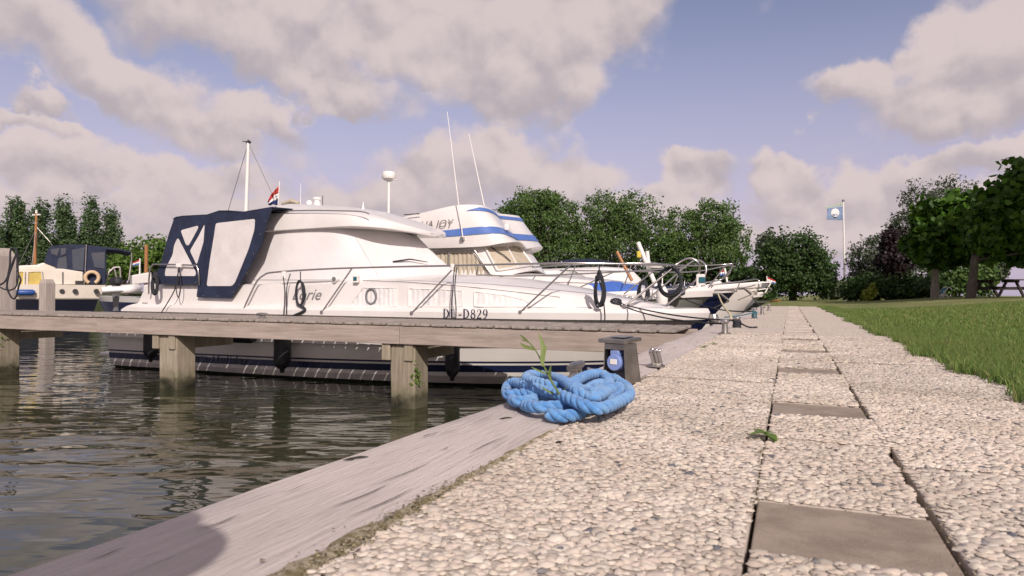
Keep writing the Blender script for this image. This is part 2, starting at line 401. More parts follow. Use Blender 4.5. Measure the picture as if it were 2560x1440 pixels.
for j in range(len(ys) - 1):
    for i in range(nx - 1): Fq.append((j * nx + i, j * nx + i + 1, (j + 1) * nx + i + 1, (j + 1) * nx + i))
mb = MB(); mb.add(V, Fq); lawn = tag(mb.build('lawn', M['lawn'], smooth_=60), kind='structure')
# far bank beyond the basin
mb = MB()
bp = [(-400, 62), (-90, 62), (-60, 70), (-40, 66), (-22, 60), (-10, 52), (-1.0, 34), (-1.0, 300), (-400, 300)]
mb.prism([(x, y, -1.4) for x, y in bp], (0, 0, 1.38)); M['bank'] = mat('reedy_bank', (0.075, 0.085, 0.035), 0.9, col2=(0.045, 0.05, 0.02), scale=1.2, bump=.1, bscale=3)
far_bank = tag(mb.build('far_bank', M['bank']), kind='structure')

# grass blades
def blade_mat():
    m = bpy.data.materials.new('grass_blade'); m.use_nodes = True; S.tree = t = m.node_tree; p = t.nodes['Principled BSDF']
    g = t.nodes.new('ShaderNodeNewGeometry'); rr = S(g.outputs['Random Per Island'])
    a = noise(S(g.outputs['Position']), 0.9, 3)
    c = mixc(rr, (0.085, 0.165, 0.032), (0.235, 0.310, 0.090)); c = mixc(smooth(rr, 0.86, 0.95), c, (0.30, 0.27, 0.12)); c = mixc(smooth(a, 0.45, 0.7, 0, 0.35), c, (0.22, 0.22, 0.07))
    t.links.new(c.s, p.inputs['Base Color']); p.inputs['Roughness'].default_value = 0.6; p.inputs['Specular IOR Level'].default_value = 0.25
    tr = t.nodes.new('ShaderNodeBsdfTranslucent'); t.links.new(c.s, tr.inputs[0]); mx = t.nodes.new('ShaderNodeMixShader'); mx.inputs[0].default_value = 0.35
    t.links.new(p.outputs[0], mx.inputs[1]); t.links.new(tr.outputs[0], mx.inputs[2]); t.links.new(mx.outputs[0], t.nodes['Material Output'].inputs[0])
    return m
M['blade'] = blade_mat()
def edge_wob(y): return 0.035 * np.sin(y * 2.1) + 0.03 * np.sin(y * 5.3 + 1) + 0.022 * np.sin(y * 13.0) + 0.016 * np.sin(y * 31.0 + 2)
def blades(n, x0, x1, y0, y1, hmin, hmax, wid):
    y = RNG.uniform(y0, y1, n); x = x0 + (x1 - x0) * RNG.random(n) ** 1.25 + edge_wob(y) * (1 if x0 < 1.2 else 0)
    z = lawn_z(x, y); a = RNG.uniform(0, 2 * np.pi, n); h = RNG.uniform(hmin, hmax, n); le = RNG.uniform(0.15, 0.9, n) * h
    la = RNG.uniform(0, 2 * np.pi, n); wx, wy = np.cos(a) * wid / 2, np.sin(a) * wid / 2; lx, ly = np.cos(la) * le, np.sin(la) * le
    V = np.empty((n, 5, 3)); V[:, 0] = np.stack([x - wx, y - wy, z - 0.01], 1); V[:, 1] = np.stack([x + wx, y + wy, z - 0.01], 1)
    V[:, 2] = np.stack([x + lx * .35 - wx * .8, y + ly * .35 - wy * .8, z + h * .6], 1); V[:, 3] = np.stack([x + lx * .35 + wx * .8, y + ly * .35 + wy * .8, z + h * .6], 1)
    V[:, 4] = np.stack([x + lx, y + ly, z + h], 1)
    i = np.arange(n)[:, None] * 5; T = np.concatenate([i + [0, 1, 3], i + [0, 3, 2], i + [2, 3, 4]], 0)
    return V.reshape(-1, 3), T
parts_ = [blades(5200, 0.82, 0.98, 1.2, 12.0, 0.035, 0.08, 0.005), blades(2600, 1.0, 5.0, 2.0, 12.0, 0.03, 0.065, 0.006), blades(52000, 0.86, 1.5, 1.2, 9.0, 0.025, 0.07, 0.0045), blades(46000, 1.3, 4.6, 2.2, 9.5, 0.02, 0.05, 0.006),
          blades(42000, 0.88, 7.0, 9.0, 20.0, 0.02, 0.06, 0.011), blades(14000, 0.86, 1.25, 9.0, 24.0, 0.03, 0.08, 0.010)]
Vs = []; Ts = []; o_ = 0
for v_, t_ in parts_: Vs.append(v_); Ts.append(t_ + o_); o_ += len(v_)
grass = fast_mesh('grass', np.concatenate(Vs), np.concatenate(Ts), M['blade'])
tag(grass, 'short green lawn grass growing along the gravel slab path', 'grass', kind='stuff')

# ------------------------------------------------------------------ gravel slab path
def pebble_mat():
    m = bpy.data.materials.new('pebbles'); m.use_nodes = True; S.tree = t = m.node_tree; p = t.nodes['Principled BSDF']
    g = t.nodes.new('ShaderNodeNewGeometry'); rr = S(g.outputs['Random Per Island']); cr = t.nodes.new('ShaderNodeValToRGB'); t.links.new(rr.s, cr.inputs[0])
    e = cr.color_ramp; e.interpolation = 'LINEAR'
    cs = [(0, (0.60, 0.535, 0.465)), (0.18, (0.52, 0.445, 0.385)), (0.36, (0.63, 0.575, 0.505)), (0.5, (0.47, 0.41, 0.355)), (0.64, (0.56, 0.475, 0.42)), (0.78, (0.58, 0.525, 0.465)), (0.90, (0.54, 0.46, 0.39)), (0.955, (0.44, 0.385, 0.335)), (0.988, (0.36, 0.33, 0.30)), (0.992, (0.10, 0.11, 0.14)), (1.0, (0.07, 0.08, 0.11))]
    while len(e.elements) < len(cs): e.elements.new(0.5)
    for q, (pos, c) in zip(e.elements, cs): q.position = pos; q.color = c + (1,)
    n = noise(S(g.outputs['Position']), 160.0, 3)
    c = mixc(smooth(n, 0.3, 0.7, 0.0, 0.25), S(cr.outputs[0]), (0.36, 0.30, 0.25), 'MIX'); big = noise(S(g.outputs['Position']), 1.7, 5, .6); c = mixc(1.0, c, mixc(smooth(big, .35, .68), (1.06, 1.07, 1.06), (.84, .83, .79)), 'MULTIPLY'); oi_ = t.nodes.new('ShaderNodeObjectInfo'); c = mixc(1.0, c, mixc(S(oi_.outputs['Random']), (.92, .92, .92), (1.04, 1.03, 1.02)), 'MULTIPLY'); t.links.new(c.s, p.inputs['Base Color'])
    p.inputs['Roughness'].default_value = 0.75; p.inputs['Specular IOR Level'].default_value = 0.3
    return m
def gravel_mat():
    """far slabs: same pebbles, too small to build"""
    m = bpy.data.materials.new('gravel_slab'); m.use_nodes = True; S.tree = t = m.node_tree; p = t.nodes['Principled BSDF']
    g = t.nodes.new('ShaderNodeNewGeometry'); P = S(g.outputs['Position'])
    v = t.nodes.new('ShaderNodeTexVoronoi'); v.inputs['Scale'].default_value = 62; t.links.new(P.s, v.inputs['Vector'])
    sp = t.nodes.new('ShaderNodeSeparateColor'); t.links.new(v.outputs['Color'], sp.inputs[0])
    c = mixc(S(sp.outputs[0]), (0.68, 0.605, 0.53), (0.57, 0.495, 0.43)); c = mixc(smooth(S(sp.outputs[1]), 0.93, 0.96), c, (0.16, 0.16, 0.17))
    c = mixc(smooth(S(v.outputs['Distance']), 0.35, 0.75), c, (0.44, 0.375, 0.315))
    c = mixc(smooth(noise(P, 1.1, 4), 0.35, 0.7, 0, 0.25), c, (0.54, 0.46, 0.395))
    t.links.new(c.s, p.inputs['Base Color']); p.inputs['Roughness'].default_value = 0.85; p.inputs['Specular IOR Level'].default_value = 0.2
    b = t.nodes.new('ShaderNodeBump'); b.invert = True; b.inputs['Distance'].default_value = 0.007; t.links.new(v.outputs['Distance'], b.inputs['Height']); t.links.new(b.outputs[0], p.inputs['Normal'])
    return m
M['pebble'] = pebble_mat(); M['gravel'] = gravel_mat()
M['mortar'] = mat('slab_mortar', (0.47, 0.405, 0.345), 0.9, col2=(0.38, 0.325, 0.275), scale=30, bump=0.003, bscale=90)
M['grey_tile'] = mat('grey_concrete_tile', (0.310, 0.250, 0.200), 0.85, col2=(0.215, 0.170, 0.132), scale=9, bump=0.0015, bscale=160, detail=9)
S.tree = _t = M['grey_tile'].node_tree; _p = _t.nodes['Principled BSDF']; _c = _t.nodes.new('ShaderNodeTexCoord'); _n = noise(S(_c.outputs['Object']), 230.0, 3, .7)
_t.links.new(mixc(smooth(_n, .58, .72, 0, .55), mixc(smooth(_n, .28, .42, .5, 0), S(_p.inputs['Base Color'].links[0].from_socket), (.12, .10, .08)), (.44, .38, .32)).s, _p.inputs['Base Color'])
M['soil'] = mat('dark_joint_soil', (0.028, 0.026, 0.018), 0.95, col2=(0.05, 0.045, 0.028), scale=25, bump=0.01, bscale=60)
M['moss'] = mat('dry_moss', (0.46, 0.39, 0.26), 0.95, col2=(0.34, 0.285, 0.17), scale=40, bump=0.01, bscale=70)
path = thing('path', (0, 0, 0), None, None, kind='structure')
mb = MB(); mb.box((0.13, 5.1, -0.075), (1.56, 40.2, 0.03)); mb.build('path_bed', M['soil'], path)
def pebbles(x0, x1, y0, y1, step):
    gx = np.arange(x0 + step * .5, x1 - step * .25, step); gy = np.arange(y0 + step * .5, y1 - step * .25, step)
    X, Y = np.meshgrid(gx, gy); X = X + (np.arange(X.shape[0]) % 2)[:, None] * step * .5; X = X.ravel(); Y = Y.ravel(); n = len(X)
    X = np.clip(X + RNG.uniform(-.42, .42, n) * step, x0 + .006, x1 - .006); Y = np.clip(Y + RNG.uniform(-.42, .42, n) * step, y0 + .006, y1 - .006)
    r = np.clip(RNG.lognormal(-0.36, 0.30, n), .36, 1.25) * step; asp = RNG.uniform(0.60, 1.0, n); ang = RNG.uniform(0, np.pi, n); h = RNG.uniform(0.13, 0.29, n) * r
    z = -0.0050 + RNG.uniform(-0.0018, 0.0008, n); tx = RNG.uniform(-.25, .25, n); ty = RNG.uniform(-.25, .25, n); K = 7
    V = np.empty((n, 2 * K + 1, 3)); a = np.arange(K) * 2 * np.pi / K
    for lay, (rr, zz) in enumerate(((1.0, -0.25), (0.72, 0.72))):
        jit = RNG.uniform(0.86, 1.14, (n, K)); px = np.cos(a)[None] * rr * jit * r[:, None]; py = np.sin(a + .4 * lay)[None] * rr * jit * (r * asp)[:, None]
        V[:, lay * K:(lay + 1) * K, 0] = X[:, None] + px * np.cos(ang)[:, None] - py * np.sin(ang)[:, None]
        V[:, lay * K:(lay + 1) * K, 1] = Y[:, None] + px * np.sin(ang)[:, None] + py * np.cos(ang)[:, None]
        V[:, lay * K:(lay + 1) * K, 2] = z[:, None] + zz * h[:, None] + (px * tx[:, None] + py * ty[:, None]) * (1 if lay else 0)
    V[:, 2 * K] = np.stack([X, Y, z + h], 1)
    T = []
    for j in range(K):
        k = (j + 1) % K; T += [[j, k, K + k], [j, K + k, K + j], [K + j, K + k, 2 * K]]
    T = (np.arange(n)[:, None, None] * (2 * K + 1) + np.array(T)[None]).reshape(-1, 3)
    return V.reshape(-1, 3), T
NEAR_Y = 6.9
def slab(x0, x1, y0, y1, kind='gravel', dz=0.0):
    near = y0 < NEAR_Y and y1 > 0.3
    mb = MB(); top = -0.0075 if (kind == 'gravel' and near) else 0.0
    if kind == 'tile': top = -0.012
    mb.box(((x0 + x1) / 2, (y0 + y1) / 2, top - 0.03 + dz), (x1 - x0, y1 - y0, 0.06))
    m = M['grey_tile'] if kind == 'tile' else (M['mortar'] if near else M['gravel'])
    o = mb.build('paving_tile' if kind == 'tile' else 'gravel_slab', m, path, bevel=0.003)
    if kind == 'gravel' and near:
        V, T = pebbles(x0, x1, max(y0, 0.25), y1, 0.0150 if y0 < 3.4 else 0.020); V[:, 2] += dz
        q = fast_mesh('pebbles', V, T, M['pebble'], o, smooth_=True); q['kind'] = 'stuff'
    return o
MX0, MX1 = -0.064, 0.250                        # middle column
ty0 = on_z(2150, 1340, 0).y - 0.12              # near edge of the closest smooth tile
PITCH_Y = 1.335
for k in range(-2, 18):
    y = ty0 + k * PITCH_Y; e = 0.004
    wob = random.uniform(-.004, .004)
    if y < PATH_END - 0.6:
        slab(MX0 + .006, MX1 - .010, y, y + 0.30, 'tile')
        slab(MX0 + .001, MX1 - .016, y + 0.303, min(y + 0.303 + 0.60, PATH_END), dz=wob)
        slab(MX0 + .007, MX1 - .002, min(y + 0.907, PATH_END - .2), min(y + PITCH_Y - .003, PATH_END - .02), dz=-wob)
    off = 0.52 if k % 2 else 0.50
    ya, yb = y - PITCH_Y + 0.86, y + 0.86
    if ya < PATH_END - .3: slab(PATH_L, MX0 - .001, ya + e, min(yb - e, PATH_END - 0.1), dz=random.uniform(-.003, .003))
    ya, yb = y - 0.62, y - 0.62 + PITCH_Y
    if ya < PATH_END - .3: slab(MX1 + .002, PATH_R, ya + e, min(yb - e, PATH_END - 0.1), dz=random.uniform(-.003, .003))

# ------------------------------------------------------------------ quay edge
quay = thing('quay', (0, 0, 0), None, None, kind='structure')
def beam_outer(y): return interp(y, [-3, 0.6, 1.5, 2.6, 4.5, 7, 26], [-1.07, -1.052, -1.02, -0.985, -0.965, -0.955, -0.95])
def quay_beam(y0, y1, n):
    rings = []
    for i in range(n + 1):
        y = y0 + (y1 - y0) * i / n; xo = beam_outer(y); j = 0.004 * math.sin(y * 3.1) + 0.003 * math.sin(y * 9.7)
        rings.append([(xo + .012, y, -0.30), (xo + j, y, -0.045), (xo + .004 + j, y, -0.018 + j), (xo + .018 + j, y, -0.007), (xo + .10, y, -0.004 + j * .5), (PATH_L - .10, y, -0.004), (PATH_L - .020 + j, y, -0.008), (PATH_L - .013 + j, y, -0.02), (PATH_L - .012, y, -0.30)])
    mb = MB(); mb.loft(rings); return mb.build('timber_beam', M['quay_wood'], quay, smooth_=40)
quay_beam(-3.0, 6.93, 60); quay_beam(6.945, 14.4, 20); quay_beam(14.42, 25.3, 20)
mb = MB(); mb.box((-0.80, 10.0, -0.90), (0.26, 31, 1.16)); mb.build('quay_wall', M['pile_wood'], quay)
mb = MB(); mb.box((PATH_L - .006, 11, -0.05), (0.05, 29, 0.05)); mb.build('joint_soil', M['soil'], quay)
M['sand'] = mat('olive_sand', (0.42, 0.36, 0.26), 0.95, col2=(0.20, 0.17, 0.08), scale=45, bump=0.012, bscale=110, detail=9, ramp=(.42, .6))
rings = []
for i in range(46):
    y_ = 0.55 + i * 0.030; wd = interp(y_, [.5, .9, 1.2, 1.5, 1.9], [.050, .038, .020, .012, .004]); j = .007 * math.sin(y_ * 31) + .005 * math.sin(y_ * 73 + 1) + .004 * math.sin(y_ * 160)
    rings.append([(PATH_L - wd + j, y_, -.0045), (PATH_L - wd * .55, y_, .0005 + .0012 * math.sin(y_ * 47)), (PATH_L - .004, y_, -.001), (PATH_L + .006 + j * .4, y_, -.006), (PATH_L, y_, -.03), (PATH_L - wd * .5, y_, -.03)])
mb = MB(); mb.loft(rings); mb.build('joint_sand', M['sand'], quay, smooth_=60)
for (u, v, L) in ((887, 1146, .026), (1262, 1046, .020), (1395, 1106, .008)):
    c_ = on_z(u, v, -.003); mb = MB(); mb.loft([[c_ + Vector((L * a * .6 + .004 * math.sin(k * 2.0), L * a, .0)) + Vector((.006 * w_ * math.cos(t), .003 * w_ * math.sin(t), .004 * w_ * abs(math.sin(t)))) for t in (0, 1.0, 2.1, 3.1, 4.2, 5.2)] for k, (a, w_) in enumerate(((-1, .2), (-.5, 1), (0, .7), (.5, 1), (1, .3)))]); mb.build('bark_crumb', M['soil'], quay)
# weather cracks in the near beam
cv = []; cf = []
for k in range(46):
    y_ = random.uniform(.7, 6.4); x_ = random.uniform(beam_outer(y_) + .04, PATH_L - .04); L = random.uniform(.04, .26); n0 = len(cv); wm = random.uniform(.0006, .0018); ph = random.uniform(0, 6)
    for i in range(7):
        t = i / 6; xc = x_ + .004 * math.sin(t * 5 + ph) + .010 * (t - .5); w_ = wm * math.sin(math.pi * t) + .0002; cv += [(xc - w_, y_ + L * t, .0006), (xc + w_, y_ + L * t, .0006)]
    cf += [(n0 + 2 * i, n0 + 2 * i + 1, n0 + 2 * i + 3, n0 + 2 * i + 2) for i in range(6)]
mb = MB(); mb.add(cv, cf); q = mb.build('wood_cracks', M['soil'], quay); q['kind'] = 'stuff'
# grit and dry moss in the slab joints
n = 2600; which = RNG.random(n); y = RNG.uniform(.9, 7.0, n); x = np.where(which < .35, MX0 - .001, np.where(which < .7, MX1 - .004, RNG.uniform(PATH_L, PATH_R, n))); yj = ty0 + PITCH_Y * np.round((y - ty0) / PITCH_Y)
y = np.where(which < .7, y, yj + np.where(x < MX0, -PITCH_Y + .86, np.where(x > MX1, -.62, np.where(RNG.random(n) < .5, .30, 0.0)))); clus = np.sin(y * 5.1 + x * 9) + np.sin(y * 13.0 + 2); kp = RNG.random(n) < np.clip(.45 + .4 * clus, .05, 1); x = x[kp] + RNG.normal(0, .004, kp.sum()); y = y[kp] + RNG.normal(0, .003, kp.sum()); n = len(x)
z = RNG.uniform(-.010, -.001, n); V = np.empty((n, 4, 3)); s_ = RNG.uniform(.0012, .0032, n)
for k in range(4): V[:, k] = np.stack([x, y, z], 1) + RNG.normal(0, 1, (n, 3)) * s_[:, None] * [1, 1.4, .6]
i = np.arange(n)[:, None] * 4; T = np.concatenate([i + [0, 1, 2], i + [0, 2, 3], i + [0, 3, 1], i + [1, 3, 2]], 0)
q = fast_mesh('joint_grit', V.reshape(-1, 3), T, M['moss'], path); q['kind'] = 'stuff'
# dry moss and sand in the joint beside the beam
n = 5000; y = RNG.uniform(0.6, 4.4, n); dens_ = 0.5 + 0.5 * np.sin(y * 4.2 + 0.6) * np.sin(y * 1.7 + 2)
keep = RNG.random(n) < np.clip(dens_ * 1.2 - (y - 0.8) * 0.35, 0.0, 1); y = y[keep]; n = len(y)
x = PATH_L - 0.006 + RNG.normal(0, 0.010, n) * np.clip(2.6 - y * 1.1, .4, 2); z = -0.004 + RNG.uniform(0, 0.006, n)
V = np.empty((n, 4, 3)); s_ = RNG.uniform(0.0012, 0.0035, n)
for k in range(4): V[:, k] = np.stack([x, y, z], 1) + RNG.normal(0, 1, (n, 3)) * s_[:, None] * [1, 1.4, .5]
i = np.arange(n)[:, None] * 4; T = np.concatenate([i + [0, 1, 2], i + [0, 2, 3], i + [0, 3, 1], i + [1, 3, 2]], 0)
moss = fast_mesh('moss', V.reshape(-1, 3), T, M['moss'], quay); moss['kind'] = 'stuff'
# ------------------------------------------------------------------ jetty
JY0, JY1 = 7.06, 8.26                           # south and north edge of the deck
jetty = thing('jetty', (-1.0, JY0, 0), 'weathered grey plank jetty on square timber piles reaching out from the quay', 'jetty')
mb = MB(); mb.box((0, 0, 0), (0.187, JY1 - JY0, 0.042))
proto = None
BW = 0.2035; NB = 62
for i in range(NB):
    x = -1.06 - BW * (i + 0.5)
    if proto is None:
        mb = MB(); mb.box((x, (JY0 + JY1) / 2, 0.016), (0.171, JY1 - JY0, 0.032)); proto = mb.build('deck_board', M['deck_wood'], jetty, bevel=0.007); x0_ = x
    else:
        o = proto.copy(); scene.collection.objects.link(o); o.parent = jetty
        o.location = (x - x0_ + random.uniform(-.003, .003), random.uniform(-.008, .008), random.uniform(-.003, .002)); o.rotation_euler = (0, 0, random.uniform(-.004, .004))
jx = on_y(996, 840, JY0).x
for (xa, xb) in ((-0.98, jx + .003), (jx - .003, jx - 5.2), (jx - 5.206, -13.9)):
    mb = MB(); mb.box(((xa + xb) / 2, JY0 + 0.05, -0.118), (abs(xa - xb), 0.075, 0.212)); mb.build('fascia_beam', M['fascia_wood'], jetty, bevel=0.006)
mb = MB(); mb.box((-7.45, JY1 - 0.05, -0.118), (12.9, 0.075, 0.212)); mb.build('rear_beam', M['fascia_wood'], jetty, bevel=0.006)
PW = 0.335
pile_px = [(1024, 1020), (440, 975)]
pxs = [on_y(1005, 1000, JY0 + .06).x, on_y(418, 960, JY0 + .06).x]
stepx = pxs[0] - pxs[1]; pxs.append(pxs[1] - stepx)
pxs[2] = on_y(-22, 900, JY0 + .06).x
for i, xp in enumerate(pxs):
    for yp in (JY0 + 0.235,):
        mb = MB()
        prof = []
        for k in range(9):
            z = -2.6 + (2.6 - 0.24) * k / 8; w_ = PW / 2 * (1 + 0.012 * math.sin(k * 2.1 + i)); j = 0.004 * math.sin(k * 3.3 + i)
            prof.append([(xp - w_ + j, yp - w_, z), (xp + w_ + j, yp - w_, z), (xp + w_ + j, yp + w_, z), (xp - w_ + j, yp + w_, z)])
        mb.loft(prof); pl = mb.build('pile', M['pile_wood'], jetty, bevel=0.018)
    # double capping beams bolted on both sides of the pile
    for sx in (-1, 1):
        mb = MB(); xc = xp + (-(PW / 2 + 0.055) if sx < 0 else (PW / 2 - 0.075))
        mb.box((xc, (JY0 + JY1) / 2 - .01, -0.325), (0.115, JY1 - JY0 - 0.10, 0.20)); mb.build('cross_beam', M['pile_wood'], jetty, bevel=0.008)
# moss on the piles near the water, one tuft each
def tuft(name, c, n, spread, size, m, label, cat, group=None, up=0.4):
    V = np.empty((n, 4, 3)); c = np.array(c)
    P = c + RNG.normal(0, 1, (n, 3)) * np.array(spread); d = RNG.normal(0, 1, (n, 3)); d[:, 2] = np.abs(d[:, 2]) * up; d /= np.linalg.norm(d, axis=1)[:, None]
    e = np.cross(d, RNG.normal(0, 1, (n, 3))); e /= np.linalg.norm(e, axis=1)[:, None]; s_ = RNG.uniform(.6, 1.3, n)[:, None] * size
    V[:, 0] = P; V[:, 1] = P + d * s_ * .5 + e * s_ * .28; V[:, 2] = P + d * s_; V[:, 3] = P + d * s_ * .5 - e * s_ * .28
    i = np.arange(n)[:, None] * 4; T = np.concatenate([i + [0, 1, 2], i + [0, 2, 3]], 0)
    o = fast_mesh(name, V.reshape(-1, 3), T, m); return tag(o, label, cat, group)
# ------------------------------------------------------------------ lettering
def text_mesh(body, size, shear=0.0, offset=0.0, spacing=1.0, extrude=0.0015):
    cu = bpy.data.curves.new('text', 'FONT'); cu.body = body; cu.size = size; cu.shear = shear; cu.offset = offset; cu.space_character = spacing; cu.extrude = extrude
    cu.align_x = 'CENTER'; cu.align_y = 'CENTER'; cu.resolution_u = 3
    o = bpy.data.objects.new('text', cu); scene.collection.objects.link(o)
    dg = bpy.context.evaluated_depsgraph_get(); me = bpy.data.meshes.new_from_object(o.evaluated_get(dg))
    bpy.data.objects.remove(o); return me
def place_text(name, body, size, loc, m, parent, wx=1.0, shear=0.0, offset=0.0, spacing=1.0, slope=0.0, lean=0.0, yaw=0.0, hy=1.0):
    """lettering on a wall that faces south; wx squeezes its width"""
    me = text_mesh(body, size, shear, offset, spacing); me.materials.append(m); me.name = name
    o = bpy.data.objects.new(name, me); link(o)
    rot = Matrix.Rotation(yaw, 4, 'Z') @ Matrix.Rotation(slope, 4, 'Y') @ Matrix.Rotation(R(90) - lean, 4, 'X') @ Matrix.Diagonal((wx, hy, 1, 1))
    me.transform(rot); b = base_of(parent); o.parent = parent; o.location = Vector(loc) - b
    return o
def _arc(cx, cy, rx, ry, a0, a1, wt, ws, n=14):
    out = []
    for i in range(n + 1):
        a = R(a0 + (a1 - a0) * i / n); k = abs(math.cos(a)); out.append((cx + rx * math.cos(a), cy + ry * math.sin(a), wt + (ws - wt) * k ** 1.5))
    return out
SERIF = {'D': (.80, [[(.18, 0, .15), (.18, 1, .15)], _arc(.22, .5, .43, .475, 90, -90, .05, .15), [(.02, .02, .045), (.36, .02, .045)], [(.02, .98, .045), (.36, .98, .045)]]),
         'U': (.82, [[(.19, 1, .15), (.19, .3, .15)], _arc(.42, .3, .23, .27, 180, 360, .06, .10), [(.65, .3, .06), (.65, 1, .06)], [(.02, .98, .045), (.36, .98, .045)], [(.52, .98, .045), (.78, .98, .045)]]),
         '-': (.44, [[(.05, .36, .085), (.38, .36, .085)]]),
         '8': (.62, [_arc(.3, .745, .165, .215, 0, 360, .055, .11, 22), _arc(.3, .27, .205, .235, 0, 360, .055, .13, 22)]),
         '2': (.62, [[(.09, .74, .09), (.12, .90, .06), (.28, .965, .05), (.43, .90, .10), (.465, .74, .15), (.40, .55, .13), (.24, .30, .08), (.08, .07, .06)], [(.06, .055, .11), (.52, .055, .11)], [(.51, .03, .05), (.54, .22, .03)]]),
         '9': (.62, [_arc(.29, .68, .19, .285, 0, 360, .05, .13, 22), [(.475, .70, .13), (.46, .42, .12), (.36, .17, .08), (.11, .03, .05)]])}
def serif_text(name, body, size, loc, m, parent, yaw=0.0, wx=1.0, gap=.04):
    mb = MB(); W = sum(SERIF[c][0] + gap for c in body) - gap; x0 = -W / 2; ax = Vector((math.cos(yaw), math.sin(yaw), 0)); nn = Vector((math.sin(yaw), -math.cos(yaw), 0)); lift = 0
    for c in body:
        for st in SERIF[c][1]:
            lift += 1; L = []; Rr = []
            for i, (x, y, w_) in enumerate(st):
                xa, ya = st[max(i - 1, 0)][:2]; xb, yb = st[min(i + 1, len(st) - 1)][:2]; tx, ty = xb - xa, yb - ya; l = math.hypot(tx, ty) or 1; px, py = -ty / l * w_ / 2, tx / l * w_ / 2
                for lst, s_ in ((L, 1), (Rr, -1)): lst.append(Vector(loc) + ax * (x0 + x + px * s_) * size * wx + Vector((0, 0, (y - .5 + py * s_) * size)) + nn * (.0004 * (lift % 4)))
            mb.loft([L, Rr], closed=False)
        x0 += SERIF[c][0] + gap
    return mb.build(name, m, parent)
def flag_mesh(pole_top, fly, hoist, nb, droop=0.0, wave=0.02, segs=10):
    """a banner: returns rings of points along the fly; bands run along the fly"""
    pole_top = Vector(pole_top); fly = Vector(fly); rows = []
    for i in range(segs + 1):
        t = i / segs; p = pole_top + fly * t + Vector((0, 0, -droop * t * t)); side = Vector((-fly.y, fly.x, 0))
        side = side.normalized() if side.length > 1e-6 else Vector((0, 1, 0))
        rows.append([p + Vector((0, 0, -hoist * j / nb)) + side * wave * math.sin(t * 7 + j * 0.5) * t for j in range(nb + 1)])
    return rows
def flag(name, rows, mats, parent):
    mb = MB(); nb = len(rows[0]) - 1
    for j in range(nb):
        for i in range(len(rows) - 1):
            mb.add([rows[i][j], rows[i + 1][j], rows[i + 1][j + 1], rows[i][j + 1]], [(0, 1, 2, 3)], min(j * len(mats) // nb, len(mats) - 1))
    o = mb.build(name, mats, parent, smooth_=60); md = o.modifiers.new('thick', 'SOLIDIFY'); md.thickness = 0.003
    return o

# ------------------------------------------------------------------ hull maker
def hull_curve(xs, xb, b, n, full=0.5, p=2.4, e=0.62, tuck=0.0):
    """plan outline of one hull level: stern xs to bow xb, half beam b"""
    pts = []
    for i in range(n + 1):
        s_ = 1 - (1 - i / n) ** 1.5; x = xs + (xb - xs) * s_; u = max(0.0, (s_ - full) / (1 - full))
        w_ = b * (max(0.0, 1 - u ** p)) ** e * (1 - tuck * max(0, 0.25 - s_) / 0.25)
        pts.append((x, w_))
    return pts
def hull(levels, yc, mats, name, parent, n=28, zfun=None, cap=True):
    """levels: list of (xs, xb, halfbeam, z_stern, z_bow, full, material index of the strip below)"""
    mb = MB(); curves = []
    for (xs, xb, b, z0, z1, full, mi) in levels:
        c = hull_curve(xs, xb, b, n, full); row = []
        for i, (x, w_) in enumerate(c):
            t = (x - xs) / (xb - xs); row.append((x, w_, z0 + (z1 - z0) * t * t))
        curves.append(row)
    for sgn in (-1, 1):
        for k in range(len(levels) - 1):
            A = [(x, yc + sgn * w_, z) for x, w_, z in curves[k]]; B = [(x, yc + sgn * w_, z) for x, w_, z in curves[k + 1]]
            mb.add(A + B, [(i, i + 1, n + 2 + i, n + 1 + i) for i in range(n)], levels[k][6])
    # transom and deck
    for k in range(len(levels) - 1):
        a, b_ = curves[k][0], curves[k + 1][0]
        mb.add([(a[0], yc - a[1], a[2]), (a[0], yc + a[1], a[2]), (b_[0], yc + b_[1], b_[2]), (b_[0], yc - b_[1], b_[2])], [(0, 1, 2, 3)], levels[k][6])
    if cap:
        T = curves[0]
        L = [(x, yc - w_, z) for x, w_, z in T]; Rr = [(x, yc + w_, z) for x, w_, z in T]
        mb.add(L + Rr, [(i, i + 1, n + 2 + i, n + 1 + i) for i in range(n)], 0)
    return mb.build(name, mats, parent, smooth_=32), curves
def stripe(levels, ka, kb, fa, fb_, yc, off, m, name, parent, n=28, x0=None, x1=None):
    """a painted band between two fractions of the strip ka..kb of a hull, a few mm proud, both sides"""
    mb = MB()
    def cv(k):
        xs, xb, b, z0, z1, full, mi = levels[k]; return [(x, w_, z0 + (z1 - z0) * ((x - xs) / (xb - xs)) ** 2) for x, w_ in hull_curve(xs, xb, b, n, full)]
    A, B = cv(ka), cv(kb)
    for sgn in (-1, 1):
        P = []; Q = []
        for a, b_ in zip(A, B):
            p = [a[q] + (b_[q] - a[q]) * fa for q in range(3)]; r_ = [a[q] + (b_[q] - a[q]) * fb_ for q in range(3)]
            if x0 is not None and (p[0] < x0 or p[0] > x1): continue
            P.append((p[0], yc + sgn * (p[1] + off), p[2])); Q.append((r_[0], yc + sgn * (r_[1] + off), r_[2]))
        c = len(P); mb.add(P + Q, [(i, i + 1, c + i + 1, c + i) for i in range(c - 1)])
    return mb.build(name, m, parent, smooth_=40)
